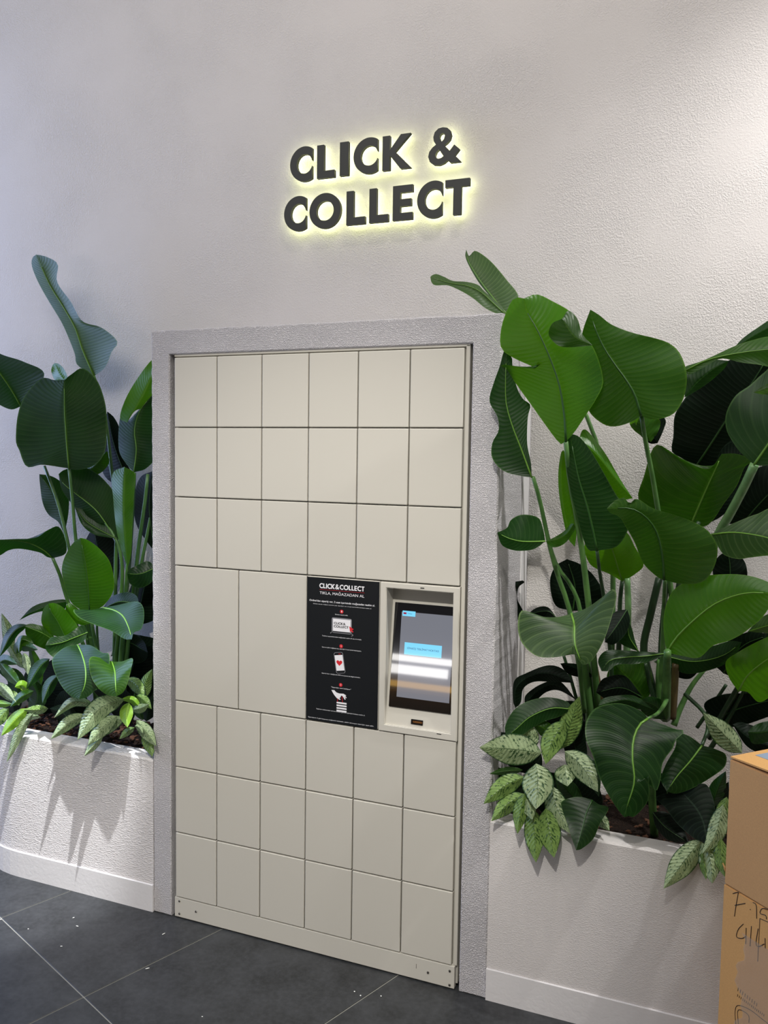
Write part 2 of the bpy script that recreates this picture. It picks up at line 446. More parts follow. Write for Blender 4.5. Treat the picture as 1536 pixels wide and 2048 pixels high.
bx('plate_slot', (0.8775, 0.8785, -0.0006, 0.003, 0.038, 0.052), M['dark'], kp)
for px, py in ((359, 1802), (359, 1827), (392, 1823), (899.5, 1942), (899, 1970), (856, 1945)):
    p = at(px, py, 0)
    bm = bmesh.new(); bmesh.ops.create_cone(bm, cap_ends=True, segments=12, radius1=0.0042, radius2=0.003, depth=0.003, matrix=Matrix.Translation((p.x, -0.001, p.z)) @ Matrix.Rotation(math.pi / 2, 4, 'X'))
    s = obj('screw', bm, M['screw'], kp)
    bm = bmesh.new(); bmesh.ops.create_cone(bm, cap_ends=True, segments=6, radius1=0.0016, radius2=0.0016, depth=0.001, matrix=Matrix.Translation((p.x, -0.0026, p.z)) @ Matrix.Rotation(math.pi / 2, 4, 'X'))
    o = obj('screw_socket', bm, M['dark'], kp)

# ------------------------------------------------------------------ lettering
def curve_mesh(splines, ext, bev=0.0):
    cu = bpy.data.curves.new('c', 'CURVE'); cu.dimensions = '2D'; cu.fill_mode = 'BOTH'; cu.extrude = ext
    if bev: cu.bevel_depth = bev; cu.bevel_resolution = 1
    for pts in splines:
        s = cu.splines.new('POLY'); s.points.add(len(pts) - 1)
        for i, (x, y) in enumerate(pts): s.points[i].co = (x, y, 0, 1)
        s.use_cyclic_u = True
    o = bpy.data.objects.new('c', cu); COL.objects.link(o)
    dg = bpy.context.evaluated_depsgraph_get()
    me = bpy.data.meshes.new_from_object(o.evaluated_get(dg))
    bpy.data.objects.remove(o); bpy.data.curves.remove(cu)
    return me
def text_mesh(body, ext=0.0, off=0.0, shear=0.0):
    cu = bpy.data.curves.new('t', 'FONT'); cu.body = body; cu.size = 1.0; cu.extrude = ext; cu.offset = off
    o = bpy.data.objects.new('t', cu); COL.objects.link(o)
    dg = bpy.context.evaluated_depsgraph_get()
    me = bpy.data.meshes.new_from_object(o.evaluated_get(dg))
    bpy.data.objects.remove(o); bpy.data.curves.remove(cu)
    return me
def arc(cx, cy, rx, ry, a0, a1, n=28):
    return [(cx + rx * math.cos(a0 + (a1 - a0) * i / n), cy + ry * math.sin(a0 + (a1 - a0) * i / n)) for i in range(n + 1)]
def glyph(ch, wd, h=1.0, st=0.235):
    """bold geometric capital in a box wd x h, as outline loops"""
    sx = st
    if ch == 'I': return [[(0, 0), (wd, 0), (wd, h), (0, h)]]
    if ch == 'L': return [[(0, 0), (wd, 0), (wd, sx * .92), (sx, sx * .92), (sx, h), (0, h)]]
    if ch == 'E':
        t = st * .88
        return [[(0, 0), (wd, 0), (wd, t), (sx, t), (sx, .5 * h - t / 2), (wd * .93, .5 * h - t / 2), (wd * .93, .5 * h + t / 2), (sx, .5 * h + t / 2), (sx, h - t), (wd, h - t), (wd, h), (0, h)]]
    if ch == 'T':
        m = wd / 2
        return [[(m - sx / 2, 0), (m + sx / 2, 0), (m + sx / 2, h - sx * .9), (wd, h - sx * .9), (wd, h), (0, h), (0, h - sx * .9), (m - sx / 2, h - sx * .9)]]
    if ch == 'K':
        return [[(0, 0), (sx, 0), (sx, .42 * h), (wd - .34, 0), (wd, 0), (sx + .17, .52 * h), (wd - .03, h), (wd - .34, h), (sx, .58 * h), (sx, h), (0, h)]]
    R = h * .53; cy = h / 2
    if ch == 'O':
        rx = wd / 2
        return [arc(rx, cy, rx, R, 0, 2 * math.pi, 48)[:-1], arc(rx, cy, rx - sx, R - sx, 0, 2 * math.pi, 40)[:-1]]
    if ch == 'C':
        rx = wd * .66; ca = (wd - rx) / rx; a1 = math.acos(ca)
        ri = rx - sx; cb = min(.98, (wd - rx) / ri); a2 = math.acos(cb)
        a2 = max(a2, .25)
        o = arc(rx, cy, rx, R, a1, 2 * math.pi - a1, 36); i_ = arc(rx, cy, ri, R - sx, 2 * math.pi - a2, a2, 32)
        o[0] = (wd, o[0][1]); o[-1] = (wd, o[-1][1])
        return [o + i_]
    if ch == '&':
        # outline in a 0.95 x 1 box, scaled to wd
        k = wd / .95
        out = [(.95, .0), (.63, .0), (.55, .085)] + arc(.34, .27, .34, .285, -.95, -math.pi - .62, 18)[0:0]
        out = [(.95, 0), (.645, 0), (.56, .085), (.46, .01), (.33, -.03), (.17, -.01), (.05, .09), (0, .24), (.03, .38), (.12, .49), (.22, .56),
               (.155, .67), (.14, .79), (.18, .92), (.28, 1.01), (.41, 1.03), (.54, 1.0), (.63, .91), (.66, .79), (.63, .67), (.55, .58), (.46, .52),
               (.62, .34), (.75, .50), (.90, .36), (.77, .20)]
        h1 = [(.39, .63), (.45, .69), (.475, .78), (.45, .85), (.40, .87), (.345, .845), (.32, .78), (.34, .70)]
        h2 = [(.31, .42), (.24, .36), (.205, .27), (.23, .19), (.30, .15), (.38, .165), (.445, .21)]
        return [[(x * k, y * h) for x, y in l] for l in (out, h1, h2)]
def place(me, ox, oz, y, s, sx=None, flip=True):
    """local XY curve mesh -> world XZ plane facing -y"""
    sx = s if sx is None else sx
    for v in me.vertices:
        a, b, c = v.co; v.co = (ox + a * sx, y - c, oz + b * s)
def join(meshes, name):
    bm = bmesh.new()
    for m in meshes: bm.from_mesh(m); bpy.data.meshes.remove(m)
    me = bpy.data.meshes.new(name); bm.to_mesh(me); bm.free(); return me

# wall sign
YF = D - 0.043
sgn = empty('illuminated_sign', (0.55, D - 0.03, 2.5))
tag(sgn, 'backlit black CLICK & COLLECT letters mounted on the white wall above the locker', 'sign')
def cc(x, y): return (540 + x / 3.491, 230 + y / 3.491)
row1 = [('C', 140, 293, 340), ('L', 328, 450, 325), ('I', 487, 547, 300), ('C', 583, 750, 285), ('K', 785, 987, 260), ('&', 1105, 1335, 230)]
row2 = [('C', 98, 250, 690), ('O', 275, 493, 665), ('L', 533, 663, 645), ('L', 693, 825, 625), ('E', 857, 995, 610), ('C', 1027, 1202, 590), ('T', 1222, 1392, 570)]
b1 = (at(*cc(330, 443), YF).z + at(*cc(930, 374), YF).z) / 2; t1 = (at(*cc(330, 210), YF).z + at(*cc(980, 127), YF).z) / 2
b2 = (at(*cc(540, 768), YF).z + at(*cc(1300, 697), YF).z) / 2; t2 = (at(*cc(540, 533), YF).z + at(*cc(1310, 447), YF).z) / 2
for row, b, t in ((row1, b1, t1), (row2, b2, t2)):
    for ch, xa, xb, ym in row:
        A = at(*cc(xa, ym), YF).x; Bx = at(*cc(xb, ym), YF).x; hh = t - b
        g = glyph(ch, (Bx - A) / hh)
        me = curve_mesh(g, 0.008 / hh, 0)
        for v in me.vertices:
            a_, b_, c_ = v.co; v.co = (A + a_ * hh, YF + 0.008 - c_ * hh, b + b_ * hh)
        o = link('letter', me, M['letter'], sgn)
        me = curve_mesh(g, 0.0015 / hh, 0)
        for v in me.vertices:
            a_, b_, c_ = v.co; v.co = (A + a_ * hh, YF + 0.0178 - c_ * hh, b + b_ * hh)
        link('letter_backlight', me, M['led'], o)

# ------------------------------------------------------------------ poster
PX0, PX1 = 3 * CW + 0.002, 4.5 * CW - 0.003
PZ1, PZ0 = zr[3] - 0.004, zr[4] + 0.003
ps = bx('poster', (PX0, PX1, -0.0022, -0.0004, PZ0, PZ1), M['black_print'], lk)
tag(ps, 'black instruction poster with white lettering and step icons')
PW = PX1 - PX0; PHh = PZ1 - PZ0; YP = -0.0026
def pp(u, v): return PX0 + u * PW, PZ1 - v * PHh          # u right 0..1, v down 0..1
def line_of(body, u0, u1, v, hfrac, mat='white_print', off=0.0, name='print'):
    me = text_mesh(body, 0.0, off)
    xs = [q.co.x for q in me.vertices]; ys = [q.co.y for q in me.vertices]
    x0, x1 = min(xs), max(xs); X0, Z = pp(u0, v); X1, _ = pp(u1, v)
    sx = (X1 - X0) / (x1 - x0); sz = hfrac * PHh / 0.72
    for q in me.vertices: q.co = (X0 + (q.co.x - x0) * sx, YP, Z + q.co.y * sz)
    return me
def big_word(word, u0, u1, v, hfrac, y=None, st=0.21):
    W = {'C': .78, 'L': .52, 'I': st, 'K': .8, '&': .86, 'O': 1.02, 'E': .56, 'T': .62}
    gap = .075; tot = sum(W[c] for c in word) + gap * (len(word) - 1)
    X0, Z = pp(u0, v); X1, _ = pp(u1, v); k = (X1 - X0) / tot; hz = hfrac * PHh; x = 0; out = []
    for c in word:
        me = curve_mesh(glyph(c, W[c], 1, st), 0)
        for q in me.vertices: q.co = (X0 + (x + q.co.x) * k, YP if y is None else y, Z + q.co.y * hz)
        out.append(me); x += W[c] + gap
    return out
wm = []
wm += big_word('CLICK&COLLECT', .175, .80, .0715, .033)
wm.append(line_of("TIKLA, MAĞAZADAN AL", .18, .80, .113, .019))
wm.append(line_of("Online'dan sipariş ver, 2 saat içerisinde mağazadan teslim al.", .035, .945, .1665, .0125, off=0.012))
link('heading_lettering', join(wm, 'heading_lettering'), M['white_print'], ps)
sm = [line_of("Online olarak mağaza seçimini yap, siparişini ver, 2 saat içerisinde ücretsiz teslim al.", .09, .90, .186, .006),
      line_of("Ürünleri sepete ekle", .40, .575, .2475, .0075),
      line_of("Teslimat seçeneklerinden mağazadan teslim al'ı seç ve onayla.", .22, .77, .4035, .0075),
      line_of("Sana en yakın mağazayı seç, siparişini 2 saat içinde hazırlayalım.", .22, .77, .482, .0075),
      line_of("Sipariş hazır olduğunda SMS ve e-posta ile bilgilendirelim.", .22, .76, .664, .0075),
      line_of('"Siparişin seni bekliyor"', .355, .635, .754, .008),
      line_of("Teslimat noktasındaki ekrana kodunu girerek siparişini kolayca teslim al.", .145, .83, .9195, .0075),
      line_of("Siparişlerin 3 gün boyunca mağazada bekletilir, teslim alınmayan siparişler iptal edilir.", .03, .955, .985, .0075)]
link('small_print', join(sm, 'small_print'), M['white_print'], ps)
def shape(name, loops, mat, y=YP, parent=ps):
    me = curve_mesh([[(pp(u, v)) for u, v in l] for l in loops], 0)
    for q in me.vertices: q.co = (q.co.x, y, q.co.y)
    return link(name, me, mat, parent)
def rrect(u0, u1, v0, v1, r, n=5, rot=0.0):
    ru = r; rv = r * PW / PHh; P = []
    for cu_, cv_, a0 in ((u1 - ru, v1 - rv, 0), (u0 + ru, v1 - rv, 90), (u0 + ru, v0 + rv, 180), (u1 - ru, v0 + rv, 270)):
        for k in range(n + 1):
            a = math.radians(a0 + 90 * k / n); P.append((cu_ + ru * math.cos(a), cv_ + rv * math.sin(a)))
    if rot:
        mu, mv = (u0 + u1) / 2, (v0 + v1) / 2; kk = PHh / PW; out = []
        for u, v in P:
            du, dv = (u - mu), (v - mv) * kk; c_, s_ = math.cos(rot), math.sin(rot)
            out.append((mu + du * c_ - dv * s_, mv + (du * s_ + dv * c_) / kk))
        P = out
    return P
shape('heading_underline', [[(.18, .0805), (.80, .0805), (.80, .082), (.18, .082)]], M['red_print'])
for u, v, t in ((.492, .2215, '1'), (.490, .4595, '2'), (.490, .7275, '3')):
    kk = PW / PHh
    d = shape('step_dot', [[(u + .024 * math.cos(a), v + .024 * kk * math.sin(a)) for a in [2 * math.pi * i / 20 for i in range(20)]]], M['red_print'], YP)
    m_ = line_of(t, u - .006, u + .006, v + .005, .012)
    for q in m_.vertices: q.co.y = YP - 0.0002
    link('step_number', m_, M['white_print'], ps)
# laptop icon
shape('laptop_icon', [rrect(.355, .632, .2665, .366, .02), rrect(.368, .619, .273, .372, .012)], M['grey_print'])
shape('laptop_screen', [[(.371, .2745), (.617, .2745), (.617, .3595), (.371, .3595)]], M['white_print'])
shape('laptop_base', [rrect(.335, .655, .3655, .3855, .03), rrect(.343, .647, .3685, .3825, .024)], M['grey_print'])
o = join(big_word('CLICK&', .385, .548, .3125, .0155, YP - 0.0003) + big_word('COLLECT', .385, .588, .3335, .0155, YP - 0.0003), 'laptop_lettering')
link('laptop_lettering', o, M['black_print'], ps)
shape('cursor_arrow', [[(.60, .3165), (.662, .3345), (.638, .341), (.66, .352), (.645, .358), (.626, .347), (.612, .357)]], M['red_print'], YP - 0.0005)
# phone icon
RT = math.radians(-9)
shape('phone_icon', [rrect(.405, .535, .503, .648, .025, rot=RT)], M['grey_print'])
shape('phone_body', [rrect(.411, .529, .5055, .6455, .022, rot=RT)], M['black_print'], YP - 0.0002)
shape('phone_screen', [rrect(.414, .526, .522, .629, .002, rot=RT)], M['white_print'], YP - 0.0004)
shape('phone_speaker', [rrect(.452, .486, .5125, .5155, .002, rot=RT)], M['red_print'], YP - 0.0004)
hp = []
for i in range(32):
    a = 2 * math.pi * i / 32
    hp.append((.468 + .0026 * 16 * math.sin(a) ** 3, .575 - .0026 * PW / PHh * (13 * math.cos(a) - 5 * math.cos(2 * a) - 2 * math.cos(3 * a) - math.cos(4 * a))))
shape('heart', [hp], M['red_print'], YP - 0.0006)
# hand icon holding a striped bag
shape('hand_icon', [[(.36, .771), (.40, .769), (.43, .783), (.47, .788), (.53, .786), (.57, .796), (.555, .799), (.575, .812), (.565, .815), (.545, .803), (.56, .824), (.548, .826), (.525, .808), (.515, .803), (.50, .800), (.485, .817), (.472, .820), (.492, .829), (.478, .832), (.44, .824), (.405, .806), (.385, .792)]], M['white_print'])
shape('bag_handle', [[(.445, .822), (.452, .822), (.45, .849), (.443, .849)], [(.508, .806), (.515, .806), (.522, .849), (.515, .849)]], M['red_print'])
for k in range(4):
    v0 = .8475 + k * .0185
    shape('bag_stripe', [[(.435, v0), (.575, v0), (.575, v0 + .0115), (.435, v0 + .0115)]], M['white_print'])

# ------------------------------------------------------------------ kiosk
KX0, KX1 = 4.5 * CW + 0.001, 6 * CW + 0.001
KZ1, KZ0 = zr[3] - 0.002, zr[4] + 0.001
kio = empty('touch_kiosk', (0.86, 0, KZ0)); kio.parent = lk; kio.matrix_parent_inverse = Matrix.Translation(-lk.location)
tag(kio, 'recessed touch screen terminal with tilted black screen')
RX0, RX1 = KX0 + 0.020, KX1 - 0.019          # recess opening
RZ1, RZ0 = KZ1 - 0.018, KZ0 + 0.022
bm = bmesh.new()
ytop, ybot = 0.060, 0.004
def qd(*p): bm.faces.new([bm.verts.new(c) for c in p])
yf = -0.004
O = [(KX0, KZ0), (KX1, KZ0), (KX1, KZ1), (KX0, KZ1)]; I = [(RX0, RZ0), (RX1, RZ0), (RX1, RZ1), (RX0, RZ1)]
for i in range(4):
    j = (i + 1) % 4
    qd((O[i][0], yf, O[i][1]), (O[j][0], yf, O[j][1]), (I[j][0], yf, I[j][1]), (I[i][0], yf, I[i][1]))
    qd((O[i][0], yf, O[i][1]), (O[i][0], 0.017, O[i][1]), (O[j][0], 0.017, O[j][1]), (O[j][0], yf, O[j][1]))
qd((RX0, yf, RZ0), (RX0, ybot, RZ0), (RX0, ytop, RZ1), (RX0, yf, RZ1))
qd((RX1, yf, RZ0), (RX1, yf, RZ1), (RX1, ytop, RZ1), (RX1, ybot, RZ0))
qd((RX0, yf, RZ1), (RX0, ytop, RZ1), (RX1, ytop, RZ1), (RX1, yf, RZ1))
qd((RX0, yf, RZ0), (RX1, yf, RZ0), (RX1, ybot, RZ0), (RX0, ybot, RZ0))
qd((RX0, ybot, RZ0), (RX1, ybot, RZ0), (RX1, ytop, RZ1), (RX0, ytop, RZ1))
bmesh.ops.remove_doubles(bm, verts=bm.verts, dist=1e-5); bmesh.ops.recalc_face_normals(bm, faces=bm.faces)
es = [e for e in bm.edges if all(abs(v.co.y - yf) < 1e-6 for v in e.verts) and len(e.link_faces) == 2 and e.calc_face_angle(0) > 0.5]
bmesh.ops.bevel(bm, geom=es, offset=0.0022, segments=3, affect='EDGES')
obj('kiosk_housing', bm, M['locker'], kio)
# tilted panel frame: s along the slope (0 bottom .. 1 top)
SL = Vector((0, ytop - ybot, RZ1 - RZ0)); SLn = SL.normalized(); NRM = Vector((0, -SLn.z, SLn.y))
def kp_(x, s, d): return Vector((x, ybot, RZ0)) + SL * s + NRM * d
def slab(name, x0, x1, s0, s1, d0, d1, mat, parent=kio, bev=0.0):
    bm = bmesh.new(); vs = box(bm, -.5, .5, -.5, .5, -.5, .5)
    P = {}
    for v in vs:
        v.co = kp_(x0 + (v.co.x + .5) * (x1 - x0), s0 + (v.co.z + .5) * (s1 - s0), d1 + (v.co.y + .5) * (d0 - d1))
    if bev: bmesh.ops.bevel(bm, geom=list(bm.edges), offset=bev, segments=2, affect='EDGES')
    return obj(name, bm, mat, parent)
# locate the screen corners on the tilted panel from the photograph
def on_panel(px, py):
    d = CM @ Vector(((px - 768) / FPX, -(py - 1024) / FPX, -1)); P0 = kp_(RX0, 0, 0.004)
    t = (P0 - CAM).dot(NRM) / d.dot(NRM); p = CAM + d * t; return p.x, (p - P0).dot(SLn) / SL.length
sx0 = (on_panel(790.5, 1204)[0] + on_panel(777.5, 1412)[0]) / 2
st_ = on_panel(790.5, 1204)[1]; sb_ = on_panel(777.5, 1412)[1]; sx1 = min(RX1 - 0.003, on_panel(903, 1430)[0] + 0.004)
q = N('screen_bezel_glass'); q.base(srgb(16, 16, 18)); q.rough(0.03); q.b.inputs['Specular IOR Level'].default_value = 1.0; M['bezel'] = q.m
scr = slab('screen', sx0, sx1, sb_, st_, 0, 0.005, M['bezel'], bev=0.0008)
scr['label'] = 'tilted black touch screen'
sw = sx1 - sx0; sh = st_ - sb_
def semit(name, c, s):
    q = N(name); q.base((0.0, 0.0, 0.0, 1)); q.rough(0.03); q.b.inputs['Specular IOR Level'].default_value = 1.0
    q.b.inputs['Emission Color'].default_value = c; q.b.inputs['Emission Strength'].default_value = s; return q.m
M['lcd'] = semit('lcd_grey', srgb(108, 110, 118), 1.0); M['lcdblue'] = semit('lcd_blue', srgb(120, 205, 240), 0.95)
M['lcdtext'] = semit('lcd_text', srgb(30, 80, 120), 0.5); M['lcdred'] = semit('lcd_red', srgb(150, 40, 70), 0.9)
def S(u, v): return sx0 + u * sw, st_ - v * sh
def spanel(name, u0, u1, v0, v1, d, mat):
    (x0, s1), (x1, s0) = S(u0, v0), S(u1, v1); return slab(name, x0, x1, s0, s1, d - 0.0003, d, mat)
spanel('display', .12, .965, .085, .90, 0.0053, M['lcd'])
spanel('language_button', .135, .345, .075, .125, 0.0056, M['lcdblue'])
spanel('language_flag', .15, .20, .0905, .108, 0.0058, M['lcdred'])
spanel('title_banner', .20, .80, .375, .490, 0.0056, M['lcdblue'])
def stext(body, u0, u1, v, hf, mat):
    me = text_mesh(body); xs = [q.co.x for q in me.vertices]; a, b = min(xs), max(xs)
    for q in me.vertices:
        u = u0 + (q.co.x - a) / (b - a) * (u1 - u0); X, s = S(u, v - q.co.y / .72 * hf); q.co = kp_(X, s, 0.0060)
    return link('screen_lettering', me, mat, kio)
stext("SİPARİŞ TESLİMAT NOKTASI", .245, .755, .437, .018, M['lcdtext'])
stext("Türkçe", .215, .29, .104, .012, M['lcdtext'])
# scanner window and slots
bx('slot', (0.871, 0.883, yf - 0.0006, yf + 0.002, KZ1 - 0.0115, KZ1 - 0.0085), M['dark'], kio)
p = at(878, 1468, yf); bx('slot', (p.x - 0.007, p.x + 0.007, yf - 0.0006, yf + 0.002, p.z - 0.001, p.z + 0.001), M['dark'], kio)
a = on_panel(822, 1438); b = on_panel(845, 1453)
sc_ = slab('scanner_window', a[0], b[0], b[1] + .006, a[1], 0.0005, 0.0035, M['bezel'], bev=0.0006)
slab('scanner_lens', a[0] + .006, b[0] - .002, b[1] + .018, a[1] - .010, 0.003, 0.004, plain('lens_copper', srgb(150, 110, 70), 0.15, 1.0))

# ------------------------------------------------------------------ plants
CR = {'1': (0, 480, 3.938), '2': (0, 960, 3.4147), '3': (850, 480, 3.939), '4': (1130, 580, 3.783), '5': (950, 980, 2.621), '6': (950, 1380, 2.621), '7': (940, 900, 2.577), 'p': (0, 0, 1)}
YMAX = D - 0.012
def pts(c, s):
    ox, oy, k = CR[c]
    return [(ox + float(a.split(',')[0]) / k, oy + float(a.split(',')[1]) / k, 0) for a in s.split(';')]
def clampy(p, y):
    # keep leaves clear of the surround's flanks and the wall
    return min(y, YMAX)
LN = [0]
def leaf_obj(parent, mat, mid, A, B, y0, y1, dA, dB, bend=0.0, wave=0.004, rib=True, name='leaf', veinsp=0.011):
    LN[0] += 1; rr = random.Random(LN[0] * 13)
    NR, NC = 40, 7
    m = cr(mid, NR); a = cr([mid[0]] + A + [mid[-1]], NR); b = cr([mid[0]] + B + [mid[-1]], NR)
    wa = [(a[i] - m[i]).length for i in range(NR + 1)]; wb = [(b[i] - m[i]).length for i in range(NR + 1)]
    mw = max(max(wa), max(wb), 1)
    ph = rr.uniform(0, 6); f1 = rr.uniform(2, 3.5)
    vs, uvs = [], []
    prev = None; ln = 0
    ymid = []
    for i in range(NR + 1):
        t = i / NR
        y = y0 + (y1 - y0) * t + bend * math.sin(math.pi * t)
        ymid.append(y)
        c = at(m[i].x, m[i].y, min(y, YMAX))
        if prev is not None: ln += (c - prev).length
        prev = c
    for i in range(NR + 1):
        t = i / NR
        for j in range(-NC, NC + 1):
            u = abs(j) / NC; e = a[i] if j < 0 else b[i]
            wd = (wa[i] if j < 0 else wb[i]) / mw; dd = dA if j < 0 else dB
            P = m[i].lerp(e, u)
            y = ymid[i] + dd * (u ** 1.5) * wd + 0.010 * u * (1 - u) * wd
            y += wave * u * u * math.sin(2 * math.pi * f1 * t + ph + (1.3 if j < 0 else 0)) * wd
            vs.append(tuple(at(P.x, P.y, min(y, YMAX))))
            uvs.append((0.5 + 0.5 * j / NC, t * ln / veinsp))
    W = 2 * NC + 1; fs = []
    for i in range(NR):
        for j in range(W - 1):
            fs.append((i * W + j, i * W + j + 1, (i + 1) * W + j + 1, (i + 1) * W + j))
    me = bpy.data.meshes.new(name); me.from_pydata(vs, [], fs)
    uvl = me.uv_layers.new(name='UVMap')
    for lp in me.loops: uvl.data[lp.index].uv = uvs[lp.vertex_index]
    for p in me.polygons: p.use_smooth = True
    o = link(name, me, M[mat], parent)
    if rib:
        step = 3
        cp = [at(m[i].x, m[i].y, min(ymid[i], YMAX)) + Vector((0.0003, -0.0012, 0)) for i in range(0, NR - 1, 3)]
        r0 = min(0.0034, 0.0008 + mw * 0.000028)
        tm_ = tube_mesh('midrib', cp, r0, r0 * 0.35, 6)
        link('midrib', tm_, M['rib' if rib is True else rib], o)
    return o
def leafs(parent, rows):
    for r in rows:
        mat, c, y0, y1, dA, dB, mid, A, B = r[:9]; kw = r[9] if len(r) > 9 else {}
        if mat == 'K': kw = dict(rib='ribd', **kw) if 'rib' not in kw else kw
        leaf_obj(parent, mat, pts(c, mid), pts(c, A), pts(c, B), y0, y1, dA, dB, **kw)
def stem(parent, c, y0, y1, s, r0, r1, mat='stem'):
    P = pts(c, s); Q = cr([(p[0], p[1], y0 + (y1 - y0) * i / (len(P) - 1)) for i, p in enumerate(P)], 16)
    link('stem', tube_mesh('stem', [at(q.x, q.y, min(q.z, YMAX - 0.01)) for q in Q], r0, r1, 8), M[mat], parent)
def blade(parent, mat, c, y0, y1, base, ctrl, tip, wpx, dA=0.015, dB=0.02, **kw):
    """lance-shaped leaf from three points and a half width"""
    P = pts(c, f"{base};{ctrl};{tip}"); k = CR[c][2]; m = cr(P, 8); A, B = [], []
    wv = wpx / k
    for i in range(1, 8):
        t = i / 8; T = (m[i + 1] - m[i - 1]).normalized(); nn = Vector((-T.y, T.x, 0))
        w = wv * math.sin(math.pi * t ** 0.85) ** 0.8 * (1.0 if t < .6 else 1 - (t - .6) * .6)
        A.append(tuple(m[i] + nn * w)); B.append(tuple(m[i] - nn * w))
    mid = [tuple(m[0]), tuple(m[2]), tuple(m[4]), tuple(m[6]), tuple(m[8])]
    kw.setdefault('rib', False); kw.setdefault('veinsp', 0.009); kw.setdefault('wave', 0.003)
    return leaf_obj(parent, mat, mid, A, B, y0, y1, dA, dB, **kw)

# ---- left large-leaved plant
lp = empty('bird_of_paradise_plant', (-0.42, 0.26, 0.50))
tag(lp, 'tall broad-leaved plant in the left planter, one narrow blade reaching up the wall', 'plant')
for a in [('2', .24, .24, '303,-95;400,170;470,460;540,800;600,1100;660,1500', .006, .009),
          ('2', .17, .26, '472,-79;492,100;515,390;570,800;640,1200;690,1500', .0062, .010),
          ('2', .22, .27, '920,-50;905,250;880,600;850,900;800,1500', .006, .010),
          ('2', .26, .27, '1010,-40;990,150;940,500;900,900;830,1500', .007, .011),
          ('2', .30, .29, '1075,0;1020,300;960,600;900,1000;840,1500', .006, .010),
          ('2', .25, .27, '720,290;800,420;835,600;820,900;770,1500', .0055, .012),
          ('2', .18, .27, '875,560;865,700;850,900;810,1500', .008, .013),
          ('2', .12, .26, '360,535;410,650;450,790;560,1100;680,1500', .0062, .009),
          ('2', .31, .30, '730,-190;770,-10;800,200;790,600;780,1500', .006, .010),
          ('2', .14, .24, '612,890;640,1050;690,1300;720,1500', .006, .009),
          ('2', .10, .22, '475,1130;560,1250;680,1500', .005, .007),
          ('2', .33, .33, '560,980;610,1150;650,1500', .005, .007), ('2', .33, .33, '660,980;670,1150;700,1500', .005, .007)]:
    stem(lp, *a)
stem(lp, '1', .31, .30, '742,1072;800,1250;840,1450;890,1900;930,2200', .0045, .008)
